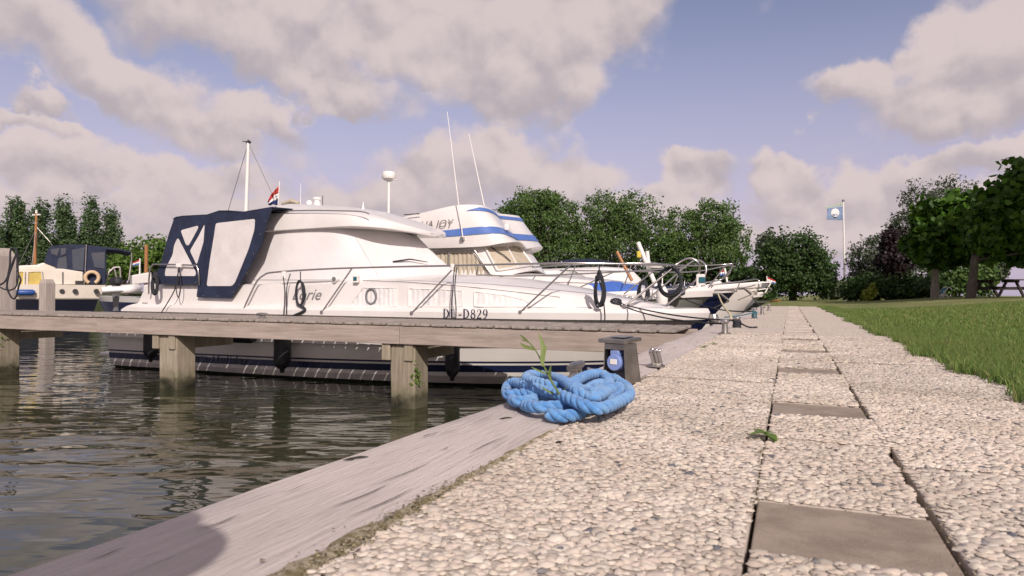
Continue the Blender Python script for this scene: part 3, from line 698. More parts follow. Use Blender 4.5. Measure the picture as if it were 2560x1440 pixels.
def house(base, top, yc, m, name, parent, mid=None, camber=0.04, label=None, bevel=0.0):
    """a cabin: base and top are half outlines (x, y, z) on the south side from aft to the centre of the front; mirrored about yc"""
    rings = []
    base = spline(base, 4); top = spline(top, 4); mid = spline(mid, 4) if mid else None
    seq = [base] + ([mid] if mid else []) + [top]
    for hp in seq: rings.append([Vector(p) for p in hp] + [Vector((p[0], 2 * yc - p[1], p[2])) for p in reversed(hp) if abs(p[1] - yc) > 1e-4])
    last = rings[-1]; c = sum(last, Vector()) / len(last)
    rings.append([Vector((c.x + (p.x - c.x) * .86, c.y + (p.y - c.y) * .86, p.z + camber)) for p in last])
    rings.append([Vector((c.x + (p.x - c.x) * .4, c.y + (p.y - c.y) * .4, p.z + camber * 1.7)) for p in last])
    mb = MB(); mb.loft(rings); return mb.build(name, m, parent, smooth_=28, label=label, bevel=bevel)
def poly_panel(pts, y, thick, m, name, parent, lean=None, rnd=0.0, label=None, sub=3):
    """pixel outline put on the plane y (or plane leaning with height: y + lean*(z)) with a thickness towards the camera"""
    P = []
    for (u, v) in pts:
        p = on_y(u, v, y)
        if lean:
            for _ in range(4): p = on_y(u, v, y + lean * (p.z - 0.5))
        P.append(p)
    if rnd:
        Q = []; K = len(P)
        for i in range(K):
            a, b, c = P[i - 1], P[i], P[(i + 1) % K]; la, lc = (a - b).length, (c - b).length
            ra, rc = min(rnd, la * .4), min(rnd, lc * .4); s0 = b + (a - b).normalized() * ra; s1 = b + (c - b).normalized() * rc
            for j in range(sub + 1):
                t = j / sub; Q.append(s0 * (1 - t) ** 2 + b * 2 * t * (1 - t) + s1 * t * t)
        P = Q
    mb = MB(); mb.prism(P, (0, -thick, 0)); return mb.build(name, m, parent, label=label), P
def rope_bundle(top, length, width, loops, m, name, label, cat='rope', group=None, r=0.011, lean=0.0, d=0.05, tail=0.0, seedk=1):
    """a hanging coil of mooring line: several long loops bunched at the top"""
    rnd = random.Random(seedk); top = Vector(top); mb = MB()
    for k in range(loops):
        L = length * rnd.uniform(.82, 1.0); W = width * rnd.uniform(.55, 1.0); oy = rnd.uniform(-d, d) * .5; ph = rnd.uniform(-.15, .15) * width; pts = []
        for i in range(25):
            a = 2 * math.pi * i / 24; zz = (1 + math.cos(a)) / 2; sx = math.sin(a)
            pinch = 0.25 + 0.75 * math.sin(math.pi * min(1, (1 - zz) * .62 + .02)) ** .8
            pts.append(top + Vector((sx * W / 2 * pinch + ph * (1 - zz) + lean * (1 - zz), oy * (1 + 0.3 * sx), -L * (1 - zz))))
        mb.tube(pts[:-1], r, 6, closed=True)
    # wrapping turns
    for k in range(3):
        z = -length * (0.16 + 0.035 * k); mb.tube([top + Vector((math.cos(a) * width * .30 + lean * .2, math.sin(a) * d * .8, z)) for a in (2 * math.pi * j / 14 for j in range(14))], r, 6, closed=True)
    mb.tube([top + Vector((0, 0, .05)), top + Vector((0.0, 0, -length * .2))], r * .8, 6)
    if tail: mb.tube(spline([top + Vector((0, -.02, -length * .25)), top + Vector((width * .35, -.03, -length * .6)), top + Vector((width * .55, -.02, -tail * .9)), top + Vector((width * .45, -.03, -tail))], 6), r * .8, 6)
    o = mb.build(name, m, smooth_=50); return tag(o, label, cat, group)

# ------------------------------------------------------------------ the white cabin cruiser beside the jetty
BY = 10.25                                       # its centre line
cr = thing('cabin_cruiser', (-6.0, BY, WATER_Z), 'white cabin cruiser with navy cockpit canopy moored alongside the plank jetty', 'boat')
XS, XB = -11.55, -1.10
LV = [(XS + .75, XB, 1.57, 0.16, 0.19, .48, 0), (XS + .70, XB + .03, 1.615, 0.11, 0.13, .48, 0), (XS + .62, XB, 1.615, 0.035, 0.03, .48, 0), (XS + .62, XB - .08, 1.565, 0.03, 0.025, .48, 0),
      (XS + .12, XB - .62, 1.525, -0.44, -0.30, .44, 1), (XS, XB - .66, 1.475, -0.455, -0.33, .43, 1), (XS + .03, XB - 1.15, 1.44, -0.89, -0.80, .38, 1), (XS + .05, XB - 1.5, 1.40, -0.965, -0.955, .35, 2), (XS + .2, XB - 2.2, 0.9, -1.35, -1.25, .3, 2), (XS + .3, XB - 2.6, 0.02, -1.5, -1.4, .3, 2)]
hl, HC = hull(LV, BY, [M['gelcoat'], M['hull_grey'], M['antifoul']], 'hull', cr)
stripe(LV, 5, 6, 0.63, 0.86, BY, 0.004, M['navy'], 'navy_stripe', cr); stripe(LV, 5, 6, 0.50, 0.56, BY, 0.004, M['navy'], 'pin_stripe', cr)
def side_y(x, k=1):  # south side of the hull at height level k
    xs_ = [p[0] for p in HC[k]]; return BY - interp(x, xs_, [p[1] for p in HC[k]])
# stern platform
mb = MB(); pl = [(XS + .05, BY - 1.3), (XS - .45, BY - 1.3), (XS - .62, BY - 1.05), (XS - .62, BY + 1.05), (XS - .45, BY + 1.3), (XS + .05, BY + 1.3)]
mb.prism([(x, y, -0.83) for x, y in pl], (0, 0, 0.06)); mb.build('swim_platform', M['hull_grey'], cr, bevel=0.015)
# stern quarter: moulded coaming rising from the gunwale
c0 = [(300, 775), (318, 764), (348, 757), (356, 735), (366, 714), (380, 709), (500, 709), (640, 700), (640, 768)]
# deck trunk
def trunk():
    xs_ = np.concatenate([np.linspace(-10.5, -3.2, 18), np.linspace(-2.95, -1.62, 9)]); rings = []
    for x in xs_:
        b = BY - side_y(x, 0); e_ = 1.0
        hb0 = max(0.02, b - 0.05 - 0.10 * sstep(-4, -1.7, x)); zc = interp(x, [-10.6, -10.2, -7.2, -6.0, -4.6, -3.4, -2.7, -2.0, -1.6], [0.42, 0.49, 0.50, 0.555, 0.50, 0.415, 0.34, 0.245, 0.19])
        hb1 = max(0.015, hb0 - 0.05 - 0.25 * sstep(-4.5, -1.7, x)); zt = interp(x, [-10.6, -7.0, -5.2, -4.0, -2.9, -2.2, -1.6], [zc - .0, 0.60, 0.70, 0.64, 0.47, 0.32, 0.20])
        zt = max(zt, zc + .004); r = []
        for sg in (-1, 1):
            side = [(x, BY + sg * hb0, 0.14), (x, BY + sg * (hb0 - .004), 0.175), (x, BY + sg * (hb0 - .035 if False else hb0 - .02), 0.19), (x, BY + sg * hb1, zc), (x, BY + sg * (hb1 - .035), zc + .02), (x, BY + sg * hb1 * .6, zc + (zt - zc) * .72 + .01), (x, BY + sg * hb1 * .25, zt)]
            r += side if sg < 0 else list(reversed(side))
        rings.append(r)
    mb = MB(); mb.loft(rings); return mb.build('deck_moulding', M['gelcoat'], cr, smooth_=30)
trunk()
def trunk_y(x, z):  # south face of the deck moulding
    b = BY - side_y(x, 0); hb0 = max(0.02, b - 0.05 - 0.10 * float(sstep(-4, -1.7, x))); hb1 = max(0.015, hb0 - 0.05 - 0.25 * float(sstep(-4.5, -1.7, x)))
    zc = interp(x, [-10.6, -10.2, -7.2, -6.0, -4.6, -3.4, -2.7, -2.0, -1.6], [0.42, 0.49, 0.50, 0.555, 0.50, 0.415, 0.34, 0.245, 0.19])
    t = max(0, min(1, (z - .19) / max(.05, zc - .19))); return BY - (hb0 - .02 + (hb1 - hb0 + .02) * t)
def on_trunk(u, v):
    p = on_y(u, v, 8.8)
    for _ in range(6): p = on_y(u, v, trunk_y(p.x, p.z))
    return p
def on_hull(u, v, k0=0, k1=4):
    p = on_y(u, v, 8.7)
    for _ in range(6):
        zs = [interp(p.x, [q[0] for q in HC[k]], [q[2] for q in HC[k]]) for k in range(len(HC))]; ys_ = [side_y(p.x, k) for k in range(len(HC))]
        o_ = np.argsort(zs); p = on_y(u, v, float(np.interp(p.z, np.array(zs)[o_], np.array(ys_)[o_])))
    return p
# superstructure under white canvas covers
A_ = lambda u, v, y: on_y(u, v, y)
base = [A_(588, 716, 8.98), A_(720, 714, 8.94), A_(845, 708, 8.96), A_(912, 706, 9.02), A_(955, 704, 9.14), A_(1005, 702, 9.42), A_(1090, 698, 9.85), A_(1152, 692, BY)]
top = [A_(648, 574, 9.14), A_(720, 571, 9.10), A_(800, 566, 9.12), A_(842, 562, 9.18), A_(872, 562, 9.30), A_(920, 566, 9.55), A_(988, 577, 9.92), A_(1030, 588, BY)]
zt_ = sum(p.z for p in top[:3]) / 3
house(base, top, BY, M['canvas_white'], 'window_cover', cr, camber=0.01, label='white canvas cover buttoned over the windows')
# raised seams of the cover
mb = MB(); mb.tube([base[4] + Vector((0, -.006, 0)), (base[4] + top[4]) / 2 + Vector((0, -.012, 0)), top[4] + Vector((0, -.006, 0))], 0.006, 6)
mb.build('cover_seam', M['canvas_white'], cr, smooth_=60)
# hard top roof
rx = lambda u, v, y: on_y(u, v, y)
lows = [rx(u, v, 9.02) for u, v in ((660, 580), (700, 577), (780, 572), (880, 566), (940, 568), (1000, 576))]
shd = [rx(u, v, 9.06) for u, v in ((676, 532), (700, 530), (780, 530), (850, 532), (900, 538), (960, 551), (1000, 566))]
cen = [rx(u, v, BY) for u, v in ((690, 516), (760, 513), (850, 517), (910, 522), (960, 530), (1010, 545), (1050, 562), (1085, 580))]
nose = rx(1094, 591, BY); X0 = lows[0].x; X1 = nose.x
print('roof', X0, X1, [round(p.z, 2) for p in lows], [round(p.z, 2) for p in shd], [round(p.z, 2) for p in cen], nose)
rings = []
for i in range(22):
    s_ = 1 - (1 - i / 21) ** 1.6; x = X0 + (X1 - X0) * s_; u_ = max(0, (s_ - .55) / .45)
    hw = (BY - 9.02) * max(0.0, 1 - u_ ** 2.3) ** .55; hw = max(hw, 0.02)
    zl = interp(x, [p.x for p in lows] + [X1], [p.z for p in lows] + [nose.z - .05]); zs = max(zl + .02, interp(x, [p.x for p in shd] + [X1], [p.z for p in shd] + [nose.z - .01]))
    zc = max(zs + .01, interp(x, [p.x for p in cen] + [X1], [p.z for p in cen] + [nose.z])); r = []
    prof = [(hw * .93, zl - .004), (hw, zl + .012), (hw * 1.0, zl + (zs - zl) * .55), (hw * .975, zs - .02), (hw * .93, zs), (hw * .82, zs + (zc - zs) * .45), (hw * .5, zs + (zc - zs) * .85), (hw * .15, zc)]
    rings.append([(x, BY - a, z) for a, z in prof] + [(x, BY + a, z) for a, z in reversed(prof)])
mb = MB(); mb.loft(rings); roof = mb.build('roof', M['gelcoat'], cr, smooth_=35)
# grab rail on the roof edge
pts = spline([rx(692, 519, 9.1), rx(690, 524, 9.05), rx(700, 529, 9.03), rx(780, 528, 9.03), rx(850, 529, 9.03), rx(905, 531, 9.05), rx(925, 537, 9.07)], 6)
mb = MB(); mb.tube([p + Vector((0, -.02, .01)) for p in pts], 0.011, 8); mb.build('grab_rail', M['steel'], roof, smooth_=60)
# roof gear
g = rx(793, 512, 10.0)
mb = MB(); mb.lathe(g + Vector((0, 0, -.03)), [(0.0, 0), (.07, 0), (.07, .05), (.055, .06), (.055, .11), (.075, .12), (.075, .16), (0, .165)], 16); mb.build('roof_vent', M['white_plastic'], roof, smooth_=40)
g = rx(773, 512, 9.9); mb = MB(); mb.lathe(g + Vector((0, 0, -.02)), [(0.0, 0), (.045, 0), (.055, .03), (.05, .07), (.025, .10), (0, .105)], 14); mb.build('antenna_dome', M['white_plastic'], roof, smooth_=60)
g = rx(751, 514, 9.8); t_ = rx(752, 458, 9.8); mb = MB(); mb.tube([g - Vector((0, 0, .05)), t_], [.006, .004], 6); mb.build('whip_antenna', M['white_plastic'], roof)
g = rx(806, 512, 9.8); t_ = rx(807, 489, 9.8); mb = MB(); mb.tube([g - Vector((0, 0, .05)), t_], .006, 6); mb.build('short_antenna', M['black'], roof)
g = rx(908, 522, 9.9); mb = MB(); mb.lathe(g + Vector((0, 0, -.03)), [(0, 0), (.04, 0), (.02, .05), (.012, .10), (.006, .15), (0, .15)], 10); mb.build('horn_post', M['white_plastic'], roof, smooth_=50)
g = rx(712, 508, 9.9); mb = MB(); mb.tube([g + Vector((-.05, 0, -.02)), g + Vector((.15, 0, .03)), g + Vector((.32, 0, -.02))], [.04, .05, .03], 8); mb.build('folded_awning', M['curtain'], roof, smooth_=60)
# ensign staff and flag at the aft edge of the roof
a0 = rx(694, 520, 9.6); a1 = rx(699, 453, 9.6); mb = MB(); mb.tube([a0 - Vector((0, 0, .1)), a1], .008, 8); staff = mb.build('flag_staff', M['white_plastic'], cr)
rows = []
for (tu, tv, bu, bv) in ((697, 466, 696, 512), (688, 474, 690, 513), (678, 487, 684, 511), (667, 505, 674, 514)):
    p, q = rx(tu, tv, 9.6), rx(bu, bv, 9.62); rows.append([p.lerp(q, j / 6) + Vector((0, .02 * math.sin(j + tu), 0)) for j in range(7)])
flag('ensign', rows, [M['red'], M['white_cloth'], M['blue_cloth']], staff)
# navy cockpit canopy: sides, stern curtain and top
CYN = 8.70; cpy_side = [(437, 547), (460, 541), (520, 538), (550, 528), (610, 531), (682, 519), (668, 560), (655, 612), (624, 670), (601, 712), (580, 746), (493, 743), (497, 711), (398, 711), (389, 695), (405, 655), (424, 585)]
cn, P = poly_panel(cpy_side, CYN, 0.018, M['navy_canvas'], 'canopy', cr, rnd=0.03)
Pf = [Vector((p.x, 2 * BY - p.y, p.z)) for p in P]
mb = MB(); mb.prism(Pf, (0, 0.018, 0)); mb.build('canopy_far_side', M['navy_canvas'], cn)
tp = [on_y(u, v, CYN) for u, v in ((434, 549), (442, 544), (460, 541), (520, 538), (550, 528), (575, 528), (610, 531), (682, 519))]
mb = MB(); nrow = 9; rows = []
for j in range(nrow):
    a = j / (nrow - 1); w_ = math.sin(math.pi * a); rows.append([Vector((p.x, p.y - .02 + (2 * (BY - p.y) + .04) * a, p.z + 0.035 * w_ + (0.012 if j in (0, nrow - 1) else .02))) for p in tp])
mb.loft(rows, closed=False); o = mb.build('canopy_top', M['navy_canvas'], cn, smooth_=40); md = o.modifiers.new('t', 'SOLIDIFY'); md.thickness = 0.012
aft = [on_y(u, v, CYN) for u, v in ((434, 549), (424, 585), (405, 655), (391, 700), (397, 711))]
mb = MB(); mb.loft([[Vector((p.x, p.y + (2 * (BY - p.y)) * a, p.z)) for p in aft] for a in (0, .5, 1)], closed=False); mb.build('canopy_stern_curtain', M['navy_canvas'], cn)
for k, q in enumerate(([(452, 576), (495, 564), (496, 570), (472, 614), (465, 612)], [(512, 560), (509, 605), (492, 662), (475, 627), (497, 590)],
          [(445, 594), (490, 680), (489, 690), (412, 690), (415, 670), (432, 637), (436, 612)], [(540, 558), (638, 547), (636, 575), (622, 622), (588, 706), (580, 715), (517, 715), (525, 652), (535, 592)])):
    poly_panel(q, CYN - 0.019, 0.004, M['vinyl'], 'vinyl_window', cn, rnd=0.04)
mb = MB(); pa, pb = on_y(516, 548, CYN - .02), on_y(500, 740, CYN - .02); mb.tube([pa, on_y(512, 640, CYN - .02), pb], 0.012, 6); pa, pb = on_y(527, 546, CYN - .02), on_y(505, 742, CYN - .02); mb.tube([pa, on_y(521, 640, CYN - .02), pb], 0.009, 6); mb.build('zip_seam', M['navy_canvas'], cn, smooth_=60)
for u, v in ((664, 552), (651, 585), (634, 635), (617, 683), (597, 712), (584, 730), (543, 740), (508, 739), (495, 739), (489, 707)):
    mb = MB(); mb.lathe(on_y(u, v, CYN - .022), [(0, -.004), (.008, -.004), (.008, .004), (0, .004)], 8, 'Y'); mb.build('press_stud', M['steel'], cn)
# stern coaming with moulded recess
q = [(302, 774), (318, 764), (347, 757), (354, 738), (366, 714), (378, 709), (500, 710), (640, 712), (640, 771), (302, 778)]
poly_panel(q, 8.80, -0.10, M['gelcoat'], 'stern_coaming', cr, rnd=0.05)
poly_panel([(378, 724), (385, 721), (486, 722), (488, 735), (480, 756), (385, 757), (376, 748)], 8.795, 0.012, M['canvas_white'], 'coaming_recess', cr, rnd=0.05)
Q2 = [Vector((p.x, 2 * BY - p.y, p.z)) for p in [on_y(u, v, 8.80) for u, v in q]]; mb = MB(); mb.prism(Q2, (0, -0.1, 0)); mb.build('far_coaming', M['gelcoat'], cr)
mb = MB(); xq = on_y(356, 740, 8.85).x; mb.box((xq + .06, BY, 0.30), (0.10, 2.8, 0.42)); mb.build('transom_coaming', M['gelcoat'], cr, bevel=.03)
# long seams along the side
def seam(pts, fn, name, r=0.0045, m=None):
    mb = MB(); mb.tube([fn(u, v) + Vector((0, -.003, 0)) for u, v in pts], r, 5); return mb.build(name, m or M['line'], cr)
seam([(355, 757), (420, 759), (466, 762)], lambda u, v: on_y(u, v, 8.79), 'deck_seam')
seam([(690, 768), (800, 768), (1000, 769), (1200, 769), (1350, 769), (1480, 769)], lambda u, v: on_trunk(u, v), 'deck_seam')
seam([(632, 700), (700, 700), (800, 700), (850, 700)], lambda u, v: on_trunk(u, v), 'deck_seam'); seam([(908, 701), (1000, 704), (1100, 711), (1200, 720), (1300, 731), (1400, 743)], lambda u, v: on_trunk(u, v), 'deck_seam')
# side windows with white curtains
WB = [(876, 766), (908, 719), (1000, 720), (1110, 724), (1200, 730), (1262, 738), (1318, 752), (1330, 766)]
def band(u0, u1):
    top_ = lambda u: interp(u, [876, 908, 1000, 1110, 1200, 1262, 1318, 1330], [764, 719, 720, 724, 730, 738, 752, 764]); return [(u, top_(u)) for u in np.linspace(u0, u1, 9)], [(u, 766) for u in np.linspace(u0, u1, 9)]
for (u0, u1) in ((880, 992), (1022, 1156), (1186, 1326)):
    tp_, bt = band(u0, u1); mb = MB(); A2 = []; B2 = []
    for i in range(49):
        f = i / 48; u = u0 + (u1 - u0) * f; tv = band(u, u)[0][0][1]; dy = -0.006 + 0.004 * math.sin(i * 1.35 + u0) + 0.003 * math.sin(i * .55)
        A2.append(on_trunk(u, tv) + Vector((0, dy, 0))); B2.append(on_trunk(u, 766) + Vector((0, dy, 0)))
    mb.loft([A2, B2], closed=False); win = mb.build('side_window', M['curtain_white'], cr, smooth_=80)
    outl = [on_trunk(u, v) + Vector((0, -.008, 0)) for u, v in tp_] + [on_trunk(u, v) + Vector((0, -.008, 0)) for u, v in reversed(bt)]
    mb = MB(); mb.tube(outl, 0.009, 6, closed=True); mb.build('window_frame', M['white_plastic'], win, smooth_=60)
# round port with rubber rim, instruments on the side
pc = on_trunk(929, 741) + Vector((0, -.012, 0)); mb = MB(); mb.tube([pc + Vector((math.cos(a) * .088, 0, math.sin(a) * .115)) for a in (2 * math.pi * j / 28 for j in range(28))], .018, 8, closed=True); mb.build('round_port_rim', M['grey_plastic'], cr, smooth_=60)
pc = on_trunk(840, 698) + Vector((0, -.01, 0)); mb = MB(); mb.lathe(pc, [(0, -.04), (.045, -.04), (.05, 0), (.05, .02), (0, .02)], 16, 'Y'); hs = mb.build('horn', M['white_plastic'], cr, smooth_=40)
mb = MB(); mb.lathe(pc + Vector((0, -.003, 0)), [(0, -.045), (.036, -.045), (.036, -.03), (0, -.03)], 16, 'Y'); mb.build('horn_mouth', M['grey_plastic'], hs)
pc = on_trunk(894, 698); mb = MB(); mb.box(pc + Vector((0, -.03, 0)), (.085, .07, .11)); nl = mb.build('navigation_light', M['white_plastic'], cr, bevel=.008); mb = MB(); mb.box(pc + Vector((0, -.045, .006)), (.062, .06, .062)); mb.build('light_lens', M['teal_lens'], nl, bevel=.006)
# crest sticker
poly_panel([(602, 721), (619, 721), (619, 733), (614, 739), (610, 741), (606, 739), (602, 733)], 8.885, 0.004, M['crest'], 'crest_sticker', cr)
# wiper
pa, pb = on_y(987, 655, 9.55), on_y(1078, 656, 10.0); mb = MB(); mb.tube([pa + Vector((0, -.06, 0)), (pa + pb) / 2 + Vector((0, -.10, .045)), pb + Vector((0, -.12, 0))], [.016, .012, .006], 6); mb.build('wiper', M['black'], cr, smooth_=60)
# guard rail
def P_(u, v, y): return on_y(u, v, y)
gr = [P_(607, 778, side_y(-8.4) + .02), P_(625, 738, 8.66), P_(643, 703, 8.68), P_(660, 688, 8.70), P_(684, 681, 8.71), P_(800, 673, 8.72), P_(950, 668, 8.72), P_(1140, 664, 8.74), P_(1300, 660, 8.85), P_(1440, 658, 9.02), P_(1560, 660, 9.30), P_(1640, 662, 9.60), P_(1695, 664, 9.95)]
mb = MB(); mb.tube(spline(gr, 8), 0.0145, 10); rail = mb.build('guard_rail', M['steel'], cr, smooth_=60)
for (bu, bv, tu, tv, yb, yt) in ((805, 780, 880, 671, 0, 8.72), (1030, 782, 1140, 664, 0, 8.74), (1301, 780, 1430, 659, 0, 8.99), (1560, 766, 1690, 664, 0, 9.92)):
    pb = on_hull(bu, bv); pt = P_(tu, tv, yt); mb = MB(); mb.tube([pb, pt], 0.0125, 8); mb.lathe(pb, [(0, -.02), (.026, -.02), (.026, .0), (.018, .012), (0, .012)], 12, 'Y'); mb.build('stanchion', M['steel'], cr, smooth_=50)
# bow pulpit hoops
hp = [(1555, 770, 9.55), (1640, 705, 9.75), (1690, 662, 9.95), (1722, 646, 10.0), (1744, 655, 10.02), (1749, 675, 10.05), (1742, 695, 10.08)]
mb = MB(); mb.tube(spline([P_(*q) for q in hp], 8), .0145, 10); mb.tube(spline([P_(1655, 772, 10.2), P_(1700, 735, 10.25), P_(1740, 700, 10.2), P_(1742, 695, 10.08)], 5), .0135, 8); mb.build('pulpit_hoop', M['steel'], cr, smooth_=60)
hp = [(1600, 765, 10.95), (1670, 705, 10.75), (1715, 665, 10.6), (1742, 650, 10.5), (1762, 660, 10.45), (1765, 680, 10.42), (1757, 697, 10.4)]
mb = MB(); mb.tube(spline([P_(*q) for q in hp], 8), .0145, 10); mb.build('pulpit_hoop', M['steel'], cr, smooth_=60)
far = [P_(1190, 687, 11.75), P_(1300, 690, 11.75), P_(1440, 685, 11.6), P_(1560, 679, 11.3), P_(1640, 674, 11.05), P_(1715, 668, 10.6)]
mb = MB(); mb.tube(spline(far, 6), .013, 8)
for (bu, bv, tu, tv, yb) in ((1320, 716, 1338, 690, 11.6), (1450, 718, 1535, 680, 11.4), (1560, 735, 1640, 674, 11.1)): mb.tube([P_(bu, bv, yb), P_(tu, tv, yb)], .011, 8)
mb.build('far_guard_rail', M['steel'], cr, smooth_=60)
pc = P_(1752, 700, 10.1); mb = MB(); mb.box(pc + Vector((0, 0, 0)), (.115, .12, .165)); nl = mb.build('bow_light', M['white_plastic'], cr, bevel=.01); mb = MB(); mb.box(pc + Vector((.022, -.012, .0)), (.085, .12, .085)); mb.build('bow_light_lens', M['teal_lens'], nl, bevel=.008)
# anchor winch and chain on the foredeck
pc = P_(1548, 752, 10.2); mb = MB(); mb.lathe(pc, [(0, -.06), (.09, -.06), (.09, .0), (.06, .03), (.085, .06), (0, .065)], 16); mb.box(pc + Vector((-.1, 0, -.02)), (.16, .14, .1)); mb.build('anchor_winch', M['steel'], cr, smooth_=40)
mb = MB(); a_, b_ = P_(1562, 742, 10.2), P_(1640, 744, 10.2)
for i in range(12):
    p = a_.lerp(b_, i / 11) - Vector((0, 0, .02 * math.sin(math.pi * i / 11))); ax = Vector((1, 0, 0)); s2 = Vector((0, 1, 0)) if i % 2 else Vector((0, 0, 1))
    mb.tube([p + ax * .034 * math.cos(t) + s2 * .019 * math.sin(t) for t in (2 * math.pi * j / 10 for j in range(10))], .0055, 5, closed=True)
mb.build('anchor_chain', M['steel'], cr)
# stern rail
mb = MB(); ra = [P_(372, 735, 8.66), P_(373, 690, 8.62), P_(380, 664, 8.62), P_(400, 661, 8.62), P_(480, 663, 8.62), P_(493, 668, 8.62), P_(497, 690, 8.62), P_(499, 712, 8.66)]; mb.tube(spline(ra, 5), .0135, 8)
mb.build('stern_rail', M['steel'], cr, smooth_=60); mb = MB(); mb.box(P_(448, 664, 8.61), (.10, .07, .07)); mb.build('rail_clamp', M['white_plastic'], cr, bevel=.015)
for q_, d_ in ((P_(710, 688, 8.70), (.07, .05, .12)), (P_(1131, 668, 8.72), (.05, .05, .10))):
    mb = MB(); mb.box(q_, d_); mb.build('fender_clip', M['white_plastic'], cr, bevel=.012)
# lettering
pc = on_hull(1164, 784); serif_text('registration_lettering', 'DU-D829', 0.135, pc + Vector((0, -.010, 0)), M['navy'], cr, yaw=math.atan2(side_y(-3.9) - side_y(-4.5), .6), wx=1.02)
pc = on_trunk(766, 737); place_text('name_lettering', 'Lorie', 0.25, Vector((pc.x, pc.y - .008, pc.z)), M['grey_plastic'], cr, wx=1.05, shear=0.35, lean=R(8))
pcx = on_hull(548, 895, 4, 7); place_text('builder_lettering', 'Marex', 0.155, on_hull(495, 893) + Vector((0, -.02, 0)), M['navy'], cr, wx=1.1); place_text('model_lettering', 'Holiday', 0.17, on_hull(572, 898) + Vector((0, -.02, 0)), M['navy'], cr, wx=1.25, shear=.4, spacing=1.2)

# ---- ropes and fenders that hang on the cruiser
rope_bundle(P_(1498, 676, 9.10), 0.52, 0.16, 9, M['rope_dark'], 'mooring_rope', 'thick black rope bundle hanging from the guard rail near the cruiser bow', r=.013, tail=.7, seedk=3)
rope_bundle(P_(1608, 696, 11.15), 0.42, 0.20, 8, M['rope_dark'], 'mooring_rope', 'black rope bundle hung on the far rail of the white cruiser foredeck', r=.012, seedk=5)
pc = P_(1675, 704, 9.9); mb = MB(); rr_ = random.Random(4)
for k in range(7):
    a0, b0 = .17 * rr_.uniform(.86, 1.03), .215 * rr_.uniform(.88, 1.02); oy = rr_.uniform(-.05, .03); dz_ = rr_.uniform(-.02, .02)
    mb.tube([pc + Vector((math.cos(t) * a0, oy + .02 * math.sin(2 * t + k), math.sin(t) * b0 + dz_)) for t in (2 * math.pi * j / 26 for j in range(26))], .012, 6, closed=True)
mb.tube([P_(1690, 664, 9.92), pc + Vector((.03, -.05, .20))], .01, 6)
tag(mb.build('mooring_rope', M['rope_dark'], smooth_=60), 'large round coil of black rope hanging in the bow pulpit', 'rope')
pc = P_(751, 733, 8.66); mb = MB(); rr_ = random.Random(8)
for k in range(4):
    a0, b0 = .08 * rr_.uniform(.8, 1.05), .20 * rr_.uniform(.9, 1.0); oy = rr_.uniform(-.03, .02)
    mb.tube([pc + Vector((math.cos(t) * a0, oy, math.sin(t) * b0)) for t in (2 * math.pi * j / 24 for j in range(24))], .013, 6, closed=True)
mb.tube([P_(751, 679, 8.70), pc + Vector((0, 0, .19))], .008, 6); mb.tube(spline([pc + Vector((.02, -.03, -.19)), pc + Vector((.10, -.05, -.22)), pc + Vector((.12, -.05, -.27)), pc + Vector((-.10, -.06, -.36))], 5), .02, 6)
tag(mb.build('mooring_rope', M['rope_dark'], smooth_=60), 'oval black rope coil hanging beside the slanted name lettering', 'rope')
rope_bundle(P_(388, 680, 8.55), 0.42, 0.17, 6, M['rope_dark'], 'mooring_rope', 'black rope bundle hanging on the stern rail below the navy canopy', r=.012, seedk=9)
mb = MB(); a_ = P_(448, 668, 8.58); mb.tube(spline([a_, P_(438, 720, 8.57), P_(420, 755, 8.56), P_(398, 790, 8.54)], 5), .009, 6); mb.tube(spline([a_, P_(440, 715, 8.58), P_(446, 744, 8.58), P_(452, 715, 8.58), a_], 5), .008, 6)
tag(mb.build('fender_line', M['rope_dark'], smooth_=60), 'thin dark line running down from the white clamp on the stern rail', 'rope')
def hang(name, pts, label, r=.008, y=8.62):
    mb = MB()
    for q in pts: mb.tube(spline([P_(u, v, y_) for u, v, y_ in q], 5), r, 6)
    return tag(mb.build(name, M['rope_dark'], smooth_=60), label, 'rope')
hang('fender_line', [[(708, 690, 8.68), (712, 730, 8.62), (709, 790, 8.56), (706, 842, 8.52)], [(726, 684, 8.68), (717, 720, 8.62), (716, 790, 8.56), (712, 842, 8.52)]], 'pair of dark lines hanging over the side from a white rail clip')
hang('fender_line', [[(1136, 668, 8.70), (1132, 720, 8.64), (1128, 775, 8.56), (1131, 862, 8.50)], [(1142, 668, 8.70), (1137, 720, 8.64), (1140, 780, 8.56), (1133, 862, 8.50)]], 'dark knotted line hanging across the registration lettering')
def fender(c, L, r, label, name='fender'):
    c = Vector(c); mb = MB(); mb.lathe(c, [(0, -L / 2 - .05), (.03, -L / 2 - .05), (.035, -L / 2), (r * .75, -L / 2 + .05), (r, -L / 2 + .12), (r, L / 2 - .12), (r * .75, L / 2 - .05), (.035, L / 2), (.03, L / 2 + .05), (0, L / 2 + .05)], 18)
    return tag(mb.build(name, M['black'], smooth_=50), label, 'fender', 'black fenders between the cruiser and the jetty')
fender(P_(1131, 888, 8.58), .62, .105, 'black fender hung at the bow end of the cruiser hull'); fender(P_(706, 868, 8.55), .70, .13, 'black fender hung midway along the cruiser hull')
fender(P_(377, 858, 8.62), .55, .12, 'black fender hung by the stern next to a pile')
fz = P_(596, 842, 8.60); mb = MB(); mb.lathe(fz, [(0, -.33), (.08, -.32), (.10, -.25), (.10, .25), (.08, .32), (0, .33)], 16, 'X'); tag(mb.build('fender', M['black'], smooth_=50), 'black fender lying sideways against the hull under the jetty edge', 'fender', 'black fenders between the cruiser and the jetty')
